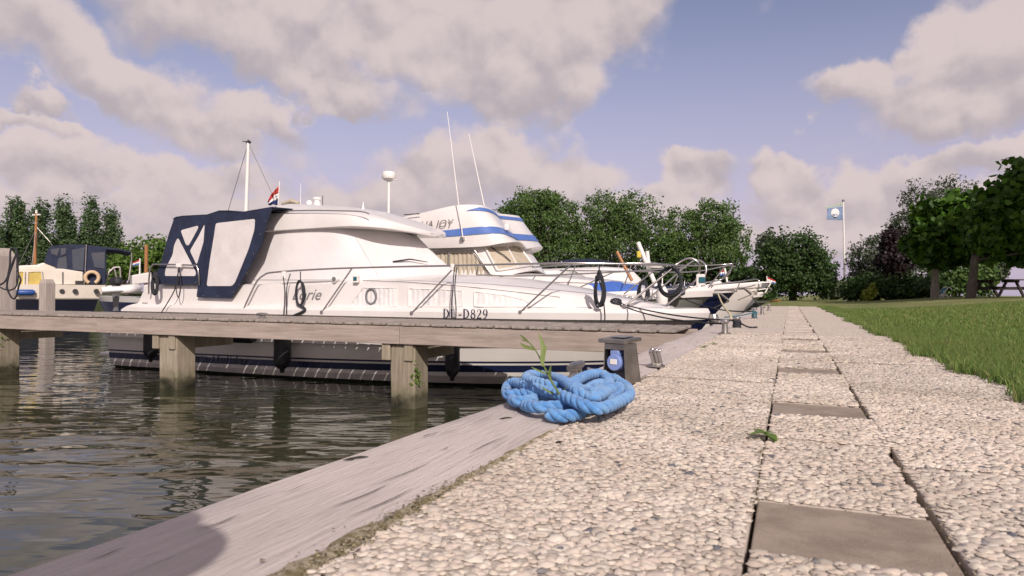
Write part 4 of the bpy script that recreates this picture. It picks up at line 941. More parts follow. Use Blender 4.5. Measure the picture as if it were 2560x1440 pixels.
# ------------------------------------------------------------------ flybridge cruiser behind the white one
FY = 14.35
fb_ = thing('flybridge_cruiser', (-6.0, FY, WATER_Z), 'white flybridge cruiser with blue stripes moored behind the canopied cruiser', 'boat')
XS2, XB2 = -12.6, -1.45
LV2 = [(XS2, XB2, 1.72, 0.22, 0.52, .45, 0), (XS2, XB2 + .03, 1.76, 0.16, 0.47, .45, 0), (XS2, XB2, 1.76, 0.02, 0.35, .45, 0), (XS2, XB2 - .05, 1.72, 0.01, 0.34, .45, 1), (XS2, XB2 - .75, 1.60, -0.50, -0.35, .40, 1), (XS2, XB2 - 1.3, 1.5, -0.92, -0.92, .34, 2), (XS2 + .3, XB2 - 2.2, .02, -1.5, -1.4, .3, 2)]
hl2, HC2 = hull(LV2, FY, [M['gelcoat'], M['hull_green'], M['antifoul']], 'hull', fb_)
Fp = lambda u, v, y: on_y(u, v, y)
# coachroof / foredeck
rings = []
for x in np.linspace(-11.5, -2.6, 20):
    b = interp(x, [q[0] for q in HC2[0]], [q[1] for q in HC2[0]]) - .28; b = max(.03, b); z0 = .18; zt = interp(x, [-11, -5.5, -4.4, -3.2, -2.6], [.80, .80, .74, .62, .45])
    r = [(x, FY - b, z0), (x, FY - b + .05, zt - .12), (x, FY - b + .16, zt - .02), (x, FY - b * .3, zt + .04)]; rings.append(r + [(p[0], 2 * FY - p[1], p[2]) for p in reversed(r)])
mb = MB(); mb.loft(rings); mb.build('foredeck_moulding', M['gelcoat'], fb_, smooth_=35)
# blue cover on the foredeck
q = [(1450, 738), (1456, 712), (1535, 702), (1542, 707), (1580, 711), (1592, 738)]
poly_panel(q, 13.35, -1.6, M['blue_canvas'], 'foredeck_cover', fb_, rnd=.05, label='bright blue canvas cover on the foredeck')
# main cabin
base = [Fp(985, 700, 13.02), Fp(1120, 697, 12.98), Fp(1228, 692, 13.00), Fp(1262, 690, 13.12), Fp(1300, 682, 13.5), Fp(1340, 674, FY)]
top = [Fp(985, 618, 13.12), Fp(1100, 618, 13.10), Fp(1196, 616, 13.12), Fp(1216, 614, 13.22), Fp(1262, 612, 13.6), Fp(1292, 612, FY)]
house(base, top, FY, M['gelcoat'], 'cabin', fb_, camber=.02)
# side window with beige pleated curtain
wq = [(1075, 690), (1092, 631), (1184, 627), (1226, 684), (1220, 690)]
fr, P = poly_panel(wq, 13.06, .03, M['steel_dull'], 'side_window', fb_, lean=.10); 
wtop = lambda u: interp(u, [1084, 1100, 1180, 1222], [633, 633, 631, 682])
mb = MB(); A2 = []; B2 = []
for i in range(61):
    u = 1086 + (1216 - 1086) * i / 60; dy = .012 * math.sin(i * 1.25) + .006 * math.sin(i * .6)
    pa, pb = on_y(u, wtop(u), 13.01), on_y(u, 686, 13.0); A2.append(pa + Vector((0, dy, 0))); B2.append(pb + Vector((0, dy, 0)))
mb.loft([A2, B2], closed=False); mb.build('curtain', M['curtain'], fr, smooth_=80)
for (a, b, r_) in (((1122, 630), (1121, 690), .018), ((1084, 630), (1186, 626), .02), ((1186, 626), (1228, 686), .024), ((1196, 664), (1192, 690), .014)):
    mb = MB(); mb.tube([on_y(*a, 12.97), on_y(*b, 12.95)], r_, 6); mb.build('window_bar', M['steel_dull'], fr)
# raked front windscreen with beige blind
cb_ = spline(base, 4); ct_ = spline(top, 4)
def on_cab(f, g, off=0.0):
    k = f * (len(cb_) - 1); i = min(int(k), len(cb_) - 2); t = k - i; a = cb_[i].lerp(cb_[i + 1], t); b = ct_[i].lerp(ct_[i + 1], t); p = a.lerp(b, g)
    tg = (cb_[i + 1] - cb_[i]).normalized(); n_ = Vector((tg.y, -tg.x, .35)).normalized(); return p + n_ * off
fs_ = np.linspace(.50, .985, 22)
mb = MB(); mb.loft([[on_cab(f, g, .02) for f in fs_] for g in (.20, .45, .70, .97)], closed=False); wsn = mb.build('windscreen', M['curtain'], fb_, smooth_=60)
for nm, pts in (('screen_frame', [on_cab(.50, g, .03) for g in (.18, .5, .98)]), ('screen_frame', [on_cab(.985, g, .03) for g in (.18, .5, .98)]), ('screen_frame', [on_cab(f, .19, .03) for f in fs_]), ('screen_frame', [on_cab(f, .97, .03) for f in fs_]), ('screen_pillar', [on_cab(.80, g, .03) for g in (.18, .5, .98)])):
    mb = MB(); mb.tube(pts, .028 if nm == 'screen_frame' else .02, 6); mb.build(nm, M['gelcoat'], wsn, smooth_=50)
mb = MB(); mb.tube([on_cab(.62, .92, .06), on_cab(.70, .62, .07), on_cab(.74, .40, .06)], .014, 5); mb.build('screen_wiper', M['black'], wsn)
# flybridge: overhanging floor, coaming with blue bands
base = [Fp(985, 622, 12.98), Fp(1110, 620, 12.92), Fp(1205, 616, 12.95), Fp(1262, 607, 13.2), Fp(1300, 606, 13.7), Fp(1316, 622, FY)]
mid = [Fp(985, 596, 12.94), Fp(1110, 596, 12.88), Fp(1205, 590, 12.93), Fp(1250, 588, 13.15), Fp(1276, 594, 13.6), Fp(1296, 604, FY)]
top = [Fp(985, 548, 13.06), Fp(1060, 531, 13.05), Fp(1135, 514, 13.05), Fp(1190, 512, 13.15), Fp(1222, 519, 13.55), Fp(1240, 533, FY)]
fly = house(base, top, FY, M['gelcoat'], 'flybridge', fb_, mid=mid, camber=0.0)
mid = spline(mid, 4); top = spline(top, 4)
def on_fly(f, g):   # f along 0..1 of the outline, g height fraction between mid (0) and top (1)
    k = f * (len(mid) - 1); i = min(int(k), len(mid) - 2); t = k - i; a = mid[i].lerp(mid[i + 1], t); b = top[i].lerp(top[i + 1], t); return a.lerp(b, g)
for (g0, g1, f0) in ((0.06, 0.28, .12), (0.80, 0.92, .45)):
    out_ = lambda f: Vector((.022 * f, -.022 + .020 * max(0, f - .55) / .45, 0)); mb = MB(); A2 = [on_fly(f, g0) + out_(f) for f in np.linspace(f0, 1, 40)]; B2 = [on_fly(f, g1 if f0 < .3 else g0 + (g1 - g0) * min(1, (f - f0) * 6)) + out_(f) for f in np.linspace(f0, 1, 40)]
    mb.loft([A2, B2], closed=False); A3 = [Vector((p.x, 2 * FY - p.y, p.z)) for p in A2]; B3 = [Vector((p.x, 2 * FY - p.y, p.z)) for p in B2]; mb.loft([A3, B3], closed=False)
    mb.build('blue_stripe', M['blue'], fly, smooth_=40)
pc = on_fly(.335, .52); place_text('name_lettering', 'AQUA JOY', 0.235, Fp(1073, 563, 12.93) + Vector((0, -.03, 0)), M['steel_dull'], fb_, wx=1.0, shear=.25, lean=R(10), slope=R(-2))
mb = MB(); mb.box(Fp(1268, 568, 13.5), (.10, .10, .14)); mb.build('searchlight', M['white_plastic'], fly, bevel=.02)
# aerials
for (a, b, y, r_) in (((1118, 279), (1157, 595), 12.86, .013), ((1172, 334), (1211, 516), 13.3, .012)):
    mb = MB(); mb.tube([Fp(*a, y), Fp(*b, y)], [r_ * .5, r_], 8); mb.build('whip_aerial', M['white_plastic'], fb_, smooth_=60)
mb = MB(); mb.box(Fp(1156, 597, 12.86), (.09, .08, .07)); mb.build('aerial_bracket', M['steel'], fb_, bevel=.01)
mb = MB(); mb.tube([Fp(1010, 537, 12.95), Fp(1050, 534, 12.95)], .012, 6); mb.build('fly_rail', M['steel'], fb_)
# radar on its pole
pt = Fp(972, 449, 14.0); mb = MB(); mb.tube([pt + Vector((0, 0, -1.1)), pt], .035, 10); rp = mb.build('radar_pole', M['white_plastic'], fb_, smooth_=50)
mb = MB(); mb.lathe(pt, [(0, -.03), (.08, -.03), (.155, .02), (.16, .05), (.165, .06), (.155, .16), (.14, .18), (0, .19)], 22); mb.build('radome', M['white_plastic'], rp, smooth_=40)
mb = MB(); mb.prism([pt + Vector(q) for q in ((.02, -.02, -.03), (.26, -.01, -.015), (.26, .01, -.005), (.02, .02, .0))], (0, .04, 0)); mb.build('radar_bracket', M['white_plastic'], rp)
# foredeck rail and pulpit
sy = lambda x: FY - interp(x, [q[0] for q in HC2[0]], [q[1] for q in HC2[0]])
def rail2(name, pts, r=.014): mb = MB(); mb.tube(spline(pts, 6), r, 8); return mb.build(name, M['steel'], fb_, smooth_=60)
rail2('guard_rail', [Fp(1330, 668, 12.75), Fp(1450, 661, 12.85), Fp(1600, 658, 13.2), Fp(1720, 664, 13.8), Fp(1800, 662, 14.25), Fp(1832, 661, FY), Fp(1822, 680, 14.6), Fp(1800, 700, 14.7)])
rail2('far_guard_rail', [Fp(1400, 676, 15.9), Fp(1560, 678, 15.6), Fp(1720, 680, 15.1), Fp(1800, 668, 14.6), Fp(1832, 661, FY)])
rail2('pulpit_loop', [Fp(1690, 735, 13.9), Fp(1760, 708, 14.1), Fp(1800, 700, FY), Fp(1822, 685, FY), Fp(1832, 661, FY)])
for (bu, bv, tu, tv, y) in ((1420, 712, 1440, 661, 12.9), (1560, 716, 1580, 658, 13.15), (1680, 725, 1705, 663, 13.7), (1765, 727, 1815, 662, 14.2)): rail2('stanchion', [Fp(bu, bv, y), Fp((bu + tu) / 2, (bv + tv) / 2, y), Fp(tu, tv, y)], .012)

# ------------------------------------------------------------------ generic small motor boats further along the quay
def small_boat(name, yc, xb, L, beam, zs, zb, hullm, label, bands=None, cabin=None, n=22):
    o = thing(name, (xb - L / 2, yc, WATER_Z), label, 'boat'); xs = xb - L
    lv = [(xs, xb, beam / 2, zs, zb, .4, 0), (xs, xb + .02, beam / 2 + .03, zs - .05, zb - .05, .4, 0), (xs, xb - .02, beam / 2 + .03, zs - .16, zb - .17, .4, 0), (xs, xb - .08, beam / 2, zs - .17, zb - .18, .4, 1), (xs, xb - .8, beam / 2 * .92, -.45, -.40, .36, 1), (xs + .1, xb - 1.2, beam / 2 * .86, -.93, -.93, .3, 2), (xs + .3, xb - 2, .02, -1.45, -1.35, .3, 2)]
    h, hc = hull(lv, yc, [M['gelcoat'], hullm, M['antifoul']], 'hull', o, n=n); return o, hc, lv
b3, hc3, lv3 = small_boat('motor_boat', 18.6, -1.25, 9.5, 3.2, .25, .62, M['navy'], 'navy hulled motor boat with white deck and tall bow rail beyond the flybridge cruiser')
Bp = on_y
y3 = lambda x: 18.6 - interp(x, [q[0] for q in hc3[0]], [q[1] for q in hc3[0]])
base = [(-9.6, 17.35, .3), (-6.4, 17.35, .35), (-5.6, 17.5, .4), (-4.9, 18.0, .45), (-4.6, 18.6, .48)]; top = [(-9.6, 17.5, .95), (-6.8, 17.5, 1.0), (-6.2, 17.65, 1.0), (-5.8, 18.1, 1.0), (-5.6, 18.6, 1.0)]
house([Vector(p) for p in base], [Vector(p) for p in top], 18.6, M['gelcoat'], 'cabin', b3, camber=.05)
mb = MB(); mb.prism([(-9.0, 17.40, .52), (-9.0, 17.46, .85), (-7.0, 17.46, .88), (-6.6, 17.40, .55)], (0, -.02, 0)); mb.build('cabin_window', M['glass'], b3)
mb = MB(); mb.prism([Bp(1405, 656, 18.2), Bp(1412, 649, 18.2), Bp(1470, 646, 18.2), Bp(1508, 650, 18.2), Bp(1506, 657, 18.2)], (0, 1.6, 0)); mb.build('bimini', M['navy_canvas'], b3)
def pole(name, a, b, y, r_, m, parent): mb = MB(); mb.tube([Bp(*a, y), Bp(*b, y)], r_, 8); return mb.build(name, m, parent, smooth_=60)
pole('boat_hook', (1542, 629), (1580, 702), 18.0, .045, M['varnish'], b3)
ms = pole('mast', (1595, 606), (1640, 715), 18.6, .06, M['white_plastic'], b3); pole('mast_strut', (1618, 628), (1622, 665), 18.6, .05, M['white_plastic'], b3)
pc = Bp(1636, 664, 18.6); mb = MB(); mb.lathe(pc, [(0, -.06), (.20, -.06), (.24, 0), (.22, .05), (0, .08)], 18); mb.build('radome', M['white_plastic'], ms, smooth_=40)
pc = Bp(1598, 636, 18.6); mb = MB(); mb.box(pc, (.12, .1, .18)); mb.build('signal_shape', M['yellow'], ms, bevel=.03)
# its bow rail with grey dodger
def b3rail(name, pts, r_=.018): mb = MB(); mb.tube(spline(pts, 5), r_, 8); return mb.build(name, M['steel'], b3, smooth_=60)
b3rail('bow_rail', [Bp(1655, 724, 17.3), Bp(1760, 714, 17.6), Bp(1850, 704, 18.1), Bp(1892, 698, 18.6), Bp(1897, 712, 18.6), Bp(1890, 738, 18.6)])
b3rail('bow_rail', [Bp(1640, 738, 17.3), Bp(1760, 730, 17.6), Bp(1860, 719, 18.3), Bp(1888, 712, 18.6)], .014)
for (bu, bv, tu, tv, y) in ((1700, 742, 1710, 719, 17.4), (1770, 738, 1782, 712, 17.7), (1840, 730, 1850, 704, 18.1)): b3rail('stanchion', [Bp(bu, bv, y), Bp(tu, tv, y)], .014)
mb = MB(); mb.lathe(Bp(1790, 715, 18.2), [(0, -.17), (.10, -.14), (.17, -.04), (.17, .04), (.10, .14), (0, .17)], 16, 'X'); tag(mb.build('ball_fender', M['white_plastic'], smooth_=60), 'round white ball fender lying on the deck of the navy motor boat', 'fender')
# next boats
b4, hc4, lv4 = small_boat('motor_boat', 22.6, -0.75, 8.5, 3.0, .35, .80, M['hull_grey'], 'white motor boat with railed dodger and small flag on its bow', n=18)
base = [(-8.4, 21.4, .3), (-5.4, 21.4, .4), (-4.6, 21.8, .45), (-4.2, 22.6, .5)]; top = [(-8.4, 21.55, 1.15), (-5.9, 21.55, 1.2), (-5.2, 21.9, 1.2), (-4.9, 22.6, 1.2)]
house([Vector(p) for p in base], [Vector(p) for p in top], 22.6, M['gelcoat'], 'cabin', b4, camber=.05)
def b4rail(name, pts, r_=.022, m=None): mb = MB(); mb.tube(spline(pts, 4), r_, 8); return mb.build(name, m or M['white_plastic'], b4, smooth_=60)
b4rail('bow_rail', [Bp(1700, 722, 21.5), Bp(1820, 713, 21.9), Bp(1928, 705, 22.6)]); b4rail('bow_rail', [Bp(1760, 735, 21.7), Bp(1850, 729, 22.1), Bp(1915, 722, 22.5)], .016)
b4rail('stanchion', [Bp(1928, 705, 22.6), Bp(1912, 733, 22.6)]); b4rail('stanchion', [Bp(1876, 709, 22.2), Bp(1864, 734, 22.2)]); b4rail('stanchion', [Bp(1820, 713, 21.9), Bp(1812, 738, 21.9)])
mb = MB(); mb.prism([Bp(1878, 710, 22.25), Bp(1924, 707, 22.6), Bp(1912, 722, 22.6), Bp(1872, 726, 22.25)], (0, .02, 0)); mb.build('dodger', M['grey_plastic'], b4)
st = b4rail('flag_staff', [Bp(1918, 706, 22.6), Bp(1917, 690, 22.6)], .014)
rows = [[Bp(1918 + 7 * i, 692 + 3.2 * i, 22.6).lerp(Bp(1918 + 7 * i, 707 + 1.0 * i, 22.6), j / 3) for j in range(4)] for i in range(4)]
flag('bow_flag', rows, [M['red'], M['white_cloth'], M['blue']], st)
st = pole('stern_flag_staff', (1812, 671), (1818, 705), 23.2, .03, M['white_plastic'], b4)
rows = [[Bp(1811 - 6 * i, 675 + i, 23.2).lerp(Bp(1811 - 6 * i, 688 + i, 23.2), j / 3) for j in range(4)] for i in range(3)]
flag('stern_flag', rows, [M['red'], M['white_cloth'], M['blue']], st)
b5, hc5, lv5 = small_boat('sloop', 26.2, -0.9, 7.5, 2.6, .10, .48, M['hull_green'], 'small varnished sloop with blue cover at the last berth by the lawn', n=16)
mb = MB(); mb.prism([(-6, 25.3, .3), (-2.6, 25.6, .5), (-2.2, 26.2, .5), (-2.6, 26.8, .5), (-6, 27.1, .3)], (0, 0, .28)); mb.build('boat_cover', M['navy_canvas'], b5, bevel=.08)
mb = MB(); mb.prism([Bp(1921, 757, 25.6), Bp(1950, 754, 26.2), Bp(1952, 748, 26.2), Bp(1930, 751, 25.6)], (0, .5, 0)); mb.build('bowsprit_board', M['varnish'], b5)

# anchors, fenders and lines on the bows along the quay
def anchor(p, d, L, parent):
    p = Vector(p); d = Vector(d).normalized(); s_ = Vector((-d.y, d.x, 0)); mb = MB(); mb.tube([p - d * L * .6, p, p + d * L * .3 - Vector((0, 0, L * .25))], L * .05, 6)
    mb.prism([p + d * L * .3 - Vector((0, 0, L * .25)) + s_ * L * .22, p + d * L * .3 - Vector((0, 0, L * .25)) - s_ * L * .22, p - d * L * .25 - Vector((0, 0, L * .5)) - s_ * L * .05, p - d * L * .25 - Vector((0, 0, L * .5)) + s_ * L * .05], (0, 0, -.02)); return mb.build('anchor', M['steel_dull'], parent, smooth_=40)
anchor((-1.30, FY, .40), (1, 0, 0), .55, fb_); anchor((-1.1, 18.6, .55), (1, 0, 0), .6, b3); anchor((-.70, 22.6, .68), (1, 0, 0), .6, b4)
mb = MB(); mb.lathe((-1.02, BY, .02), [(0, -.09), (.05, -.085), (.07, -.03), (.07, .03), (.05, .085), (0, .09)], 12); mb.build('bow_roller', M['steel'], cr, smooth_=50)
def white_fender(p, L, r_, label): 
    p = Vector(p); mb = MB(); mb.lathe(p, [(0, -L / 2 - .04), (.02, -L / 2 - .04), (r_ * .8, -L / 2 + .05), (r_, -L / 2 + .1), (r_, L / 2 - .1), (r_ * .8, L / 2 - .05), (.02, L / 2 + .04), (0, L / 2 + .04)], 14); mb.tube([p + Vector((0, 0, L / 2)), p + Vector((0, .1, L / 2 + .35))], .01, 5)
    return tag(mb.build('fender', M['white_plastic'], smooth_=50), label, 'fender')
white_fender((-3.4, 17.15, .0), .6, .12, 'white fender hanging on the side of the navy hulled motor boat'); white_fender((-3.0, 21.35, .15), .6, .12, 'white fender hanging on the side of the railed white motor boat')
white_fender(on_y(1655, 748, 13.0), .5, .11, 'white fender on the bow quarter of the flybridge cruiser')
mb = MB(); p = on_y(1700, 718, 13.7); mb.lathe(p, [(0, -.12), (.10, -.12), (.12, -.02), (.06, .06), (0, .08)], 14); mb.build('deck_winch', M['steel'], fb_, smooth_=40)
mb = MB(); mb.prism([on_y(1650, 735, 13.2), on_y(1668, 725, 13.2), on_y(1702, 722, 13.2), on_y(1708, 738, 13.2)], (0, .4, 0)); mb.build('folded_tarp', M['navy_canvas'], fb_, bevel=.04)
# ------------------------------------------------------------------ sailing boats whose masts stand up behind
sb = thing('sailing_boat', (-18.6, 19.6, WATER_Z), 'white sailing boat with tall pale mast behind the navy cockpit canopy', 'boat')
m0 = at_d(614, 560, 25.2); m1 = at_d(621, 357, 25.2); yc_ = m0.y
lv = [(m0.x - 3.4, m0.x + 3.6, 1.1, .0, .2, .45, 0), (m0.x - 3.3, m0.x + 3.2, .95, -.6, -.5, .4, 0), (m0.x - 3, m0.x + 2.6, .8, -.95, -.95, .4, 1), (m0.x - 2.4, m0.x + 1.5, .02, -1.4, -1.4, .4, 1)]
hull(lv, yc_, [M['gelcoat'], M['antifoul']], 'hull', sb, n=14)
mb = MB(); mb.tube([Vector((m0.x, yc_, 0.1)), m0, m1], [.085, .08, .055], 10); mm = mb.build('mast', M['white_plastic'], sb, smooth_=60)
mb = MB(); mb.box(m1 + Vector((0, 0, .02)), (.16, .10, .07)); mb.tube([m1, m1 + Vector((-.02, 0, .12))], .02, 6); mb.tube([m1 + Vector((-.28, 0, .08)), m1 + Vector((-.1, 0, .05)), m1 + Vector((.05, 0, .08))], .015, 5); mb.build('masthead', M['black'], mm)
mb = MB(); mb.tube([m1, at_d(570, 528, 25.5), Vector((m0.x - 3.2, yc_, .05))], .012, 5); mb.tube([m1, Vector((m0.x + 3.4, yc_, .2))], .012, 5); mb.build('stays', M['steel_dull'], sb)
wb = thing('wooden_sailing_boat', (-36, 26, WATER_Z), 'old sailing boat with varnished wooden mast beyond the cream cruiser', 'boat')
m0 = at_d(87, 665, 42); m1 = at_d(91, 533, 42); yc_ = m0.y
lv = [(m0.x - 4, m0.x + 4, 1.3, .1, .4, .45, 0), (m0.x - 3.8, m0.x + 3.5, 1.15, -.6, -.5, .4, 0), (m0.x - 3.5, m0.x + 3, 1.0, -.95, -.95, .4, 1), (m0.x - 2.4, m0.x + 1.5, .02, -1.4, -1.4, .4, 1)]
hull(lv, yc_, [M['navy'], M['antifoul']], 'hull', wb, n=14)
mb = MB(); mb.tube([Vector((m0.x, yc_, .2)), m0, m1], [.11, .10, .07], 10); mm = mb.build('mast', M['varnish'], wb, smooth_=60)
mt = m0.lerp(m1, .80); mb = MB(); mb.tube([mt, m1 + Vector((0, 0, .2))], [.075, .06], 8); mb.box(m0.lerp(m1, .97), (.7, .08, .08)); mb.build('topmast', M['white_plastic'], mm)
mb = MB(); mb.tube([m0.lerp(m1, .75), at_d(125, 605, 42), Vector((m0.x + 4, yc_, .4))], .02, 5); mb.tube([m0.lerp(m1, .7), Vector((m0.x - 1.2, yc_ - 1, .1))], .02, 5); mb.tube([m0.lerp(m1, .7), Vector((m0.x + 1.0, yc_ - 1, .1))], .02, 5); mb.build('rigging', M['steel_dull'], wb)

# ------------------------------------------------------------------ cream cruiser across the basin
CYL = 0.0; C_N = ray(190, 720); C_N.z = 0; C_N.normalize(); C_R = Vector((C_N.y, -C_N.x, 0)); C_D = 28.0
C_O = CAM + C_N * C_D; cc = thing('cream_cruiser', (C_O.x, C_O.y, WATER_Z), 'cream cruiser with navy canopy and navy hull lying across the basin', 'boat')
def Cp(u, v, dy=0.0):
    d = ray(u, v); return CAM + d * ((C_D + dy) / d.dot(C_N))
xa = (Cp(265, 720) - C_O).dot(C_R); xb_ = xa - 9.5
def CL(x, y, z): p = C_O + C_R * x + C_N * y; return (p.x, p.y, z)
def zc(v, u=180): return Cp(u, v).z
lv = []
prof = [(zc(712), 1.55, 0), (zc(745), 1.50, 1), (zc(748), 1.47, 2), (zc(775), 1.40, 2), (-1.0, 1.3, 2), (-1.5, .1, 2)]
mb = MB(); ycc = 1.5
def cring(z, b, k): # stern to the right (east), bow to the west
    pts = []
    for i in range(15):
        s_ = i / 14; x = xa - .55 * k * (1 if i == 0 else 1) + (xb_ - xa) * s_; w_ = b * (1 - max(0, (s_ - .55) / .45) ** 2.2) ** .6 if s_ < 1 else .02; w_ *= 1 - .12 * max(0, .15 - s_) / .15; pts.append((x, w_))
    return [CL(x, ycc - w_, z) for x, w_ in pts] + [CL(x, ycc + w_, z) for x, w_ in reversed(pts)]
rings = [cring(z, b, k) for (z, b, _), k in zip(prof, (0, .35, .4, .6, .9, 1.2))]
for i in range(len(rings) - 1): mb.loft([rings[i], rings[i + 1]], True, False, prof[i][2])
mb.add(rings[0], [tuple(range(len(rings[0])))], 0)
mb.build('hull', [M['gelcoat_warm'], M['gelcoat_warm'], M['dark_hull']], cc, smooth_=35)
# upper works
mb = MB(); q = [(45, 712), (45, 668), (158, 672), (210, 680), (212, 711)]; mb.prism([Cp(u, v, .12) for u, v in q], C_N * 2.6); mb.build('cabin_side', M['gelcoat_warm'], cc, bevel=.03)
mb = MB(); q = [(45, 670), (45, 664), (92, 662), (106, 657), (140, 657), (142, 672)]; mb.prism([Cp(u, v, .3) for u, v in q], C_N * 2.2); mb.build('cabin_roof', M['gelcoat_warm'], cc, bevel=.04)
M['yellow_blind'] = mat('yellow_blind', (0.55, 0.42, 0.12), 0.85, col2=(0.45, 0.34, 0.09), scale=2)
for q in ([(70, 680), (104, 679), (108, 716), (69, 718)], [(45, 680), (61, 679), (60, 714), (45, 715)]):
    mb = MB(); mb.prism([Cp(u, v, .11) for u, v in q], C_N * -.03); w_ = mb.build('cabin_window', M['yellow_blind'], cc); mb = MB(); mb.tube([Cp(u, v, .07) for u, v in q], .03, 6, closed=True); mb.build('window_frame', M['gelcoat_warm'], w_)
for u in (157, 208): mb = MB(); mb.tube([Cp(u, 680, .10), Cp(u, 710, .10)], .02, 5); mb.build('panel_seam', M['line'], cc)
mb = MB(); mb.prism([Cp(188, 702, .1), Cp(209, 702, .1), Cp(209, 711, .1), Cp(188, 711, .1)], C_N * -.02); mb.build('vent_slot', M['black'], cc)
# navy canopy
M['navy_mesh'] = mat('navy_window_film', (0.05, 0.06, 0.085), 0.12, col2=(0.07, 0.075, 0.09), scale=1.5, coat=.4)
q = [(110, 657), (117, 630), (126, 615), (175, 611), (216, 612), (300, 622), (331, 630), (332, 634), (300, 627), (266, 624), (266, 680), (262, 712), (212, 711), (210, 678), (142, 678), (138, 668)]
mb = MB(); mb.prism([Cp(u, v, .25) for u, v in q], C_N * 2.4); cnp = mb.build('canopy', M['navy_canvas'], cc, bevel=.03)
for q in ([(127, 623), (150, 620), (143, 640), (128, 634)], [(152, 620), (166, 620), (164, 634), (152, 640)], [(146, 646), (166, 640), (168, 674), (142, 672)], [(180, 625), (212, 618), (208, 676), (182, 674)], [(228, 632), (262, 630), (262, 672), (236, 668)]):
    mb = MB(); mb.prism([Cp(u, v, .24) for u, v in q], C_N * -.015); mb.build('canopy_window', M['navy_mesh'], cnp)
mb = MB(); mb.tube([Cp(216, 612, .2), Cp(213, 680, .2)], .02, 6); mb.tube([Cp(329, 632, .2), Cp(329, 660, .2)], .025, 6); mb.build('canopy_pole', M['steel'], cnp)
# portholes, life ring, fender
for u in (155, 188, 241): mb = MB(); mb.lathe(Cp(u, 728, -.0), [(0, -.03), (.075, -.03), (.085, .05), (0, .05)], 14, 'Y', rot=Matrix((C_R, C_N, Vector((0, 0, 1)))).transposed()); mb.build('porthole', M['black'], cc, smooth_=40)
pc = Cp(230, 694, .1); mb = MB(); mb.tube([pc + C_R * (math.cos(t) * .20) + Vector((0, 0, math.sin(t) * .20)) for t in np.linspace(-1.1, 4.25, 24)], .062, 10); tag(mb.build('life_ring', M['ring_tan'], smooth_=60), 'tan horseshoe life ring on the side of the cream cruiser', 'life ring')
mb = MB(); mb.lathe(Cp(63, 731, -.12), [(0, -.28), (.06, -.27), (.10, -.2), (.10, .2), (.06, .27), (0, .28)], 14, 'X', rot=Matrix((C_R, C_N, Vector((0, 0, 1)))).transposed()); tag(mb.build('fender', M['fender_blue'], smooth_=50), 'blue fender lying along the side of the cream cruiser', 'fender')
# stern davits with outboard motor and dinghy
mb = MB()
for a, b in (((262, 690), (285, 668)), ((285, 668), (300, 668)), ((262, 712), (275, 672)), ((300, 668), (302, 715)), ((330, 640), (322, 700)), ((285, 668), (296, 712))): mb.tube([Cp(*a, .5), Cp(*b, .5)], .035, 6)
mb.build('stern_davit', M['steel_dull'], cc)
ob = Cp(290, 706, -.1); mb = MB(); mb.loft([[ob + Vector((x * s_, y * s_, z)) for x, y in ((-.2, -.13), (.16, -.13), (.22, 0), (.16, .13), (-.2, .13))] for s_, z in ((.75, -.10), (1, -.05), (1, .10), (.7, .19))]); omo = mb.build('outboard_motor', M['black'], smooth_=40, bevel=.02)
tag(omo, 'black outboard motor hung on the stern davits of the cream cruiser', 'outboard motor'); mb = MB(); mb.loft([[ob + Vector((x * s_, y * s_, z)) for x, y in ((-.1, -.08), (.1, -.08), (.1, .08), (-.1, .08))] for s_, z in ((1, -.1), (.9, -.5), (.6, -.95), (.8, -1.0))]); mb.build('motor_leg', M['grey_plastic'], omo, smooth_=40)
dg = thing('dinghy', tuple(Cp(300, 740, -.6)), 'pale rubber dinghy hanging across the stern of the cream cruiser', 'dinghy')
mb = MB(); p0, p1, p2, p3 = Cp(255, 727, -.7), Cp(330, 724, -.7), Cp(345, 720, .4), Cp(258, 724, .5); mb.tube(spline([p0, p0.lerp(p1, .5), p1, p2, p2.lerp(p3, .5), p3], 6), .14, 10); mb.build('tube', M['white_plastic'], dg, smooth_=60)
mb = MB(); mb.tube([Cp(255, 731, -.86), Cp(330, 726, -.86)], .03, 6); mb.build('rubbing_strake', M['grey_plastic'], dg)
# a dark launch beyond the stern with a wooden mast and flags
dl = thing('open_launch', tuple(Cp(345, 750, 6)), 'dark blue launch with varnished mast glimpsed beside the cruiser stern', 'boat')
xl = Cp(380, 735, 6).x; lyc = Cp(380, 735, 6).y; lv = [(xl + 3.0, xl - 5.2, 1.2, .05, .15, .4, 0), (xl + 2.9, xl - 4.8, 1.15, -.15, -.1, .4, 1), (xl + 2.8, xl - 4.2, .95, -1.0, -1.0, .4, 1), (xl + 2, xl - 3, .05, -1.4, -1.4, .4, 1)]
hull(lv, lyc + 1.2, [M['gelcoat'], M['navy']], 'hull', dl, n=16)
mb = MB(); mb.tube([Cp(366, 612, 6.6), Cp(365, 690, 6.6), Cp(365, 735, 6.6)], .075, 8); mb.build('mast', M['varnish'], dl, smooth_=60)
mb = MB(); mb.prism([Cp(330, 688, 6.2), Cp(378, 680, 6.2), Cp(380, 706, 6.2), Cp(330, 712, 6.2)], C_N * 1.6); mb.build('deckhouse', M['gelcoat'], dl, bevel=.04)
rows = [[Cp(350 - 9 * i, 648 + 4 * i, 6.3).lerp(Cp(349 - 9 * i, 662 + 2 * i, 6.3), j / 3) for j in range(4)] for i in range(3)]
st = MB(); st.tube([Cp(350, 646, 6.3), Cp(349, 690, 6.3)], .03, 6); st = st.build('flag_staff', M['white_plastic'], dl); flag('pennant', rows, [M['red'], M['white_cloth'], M['blue']], st)

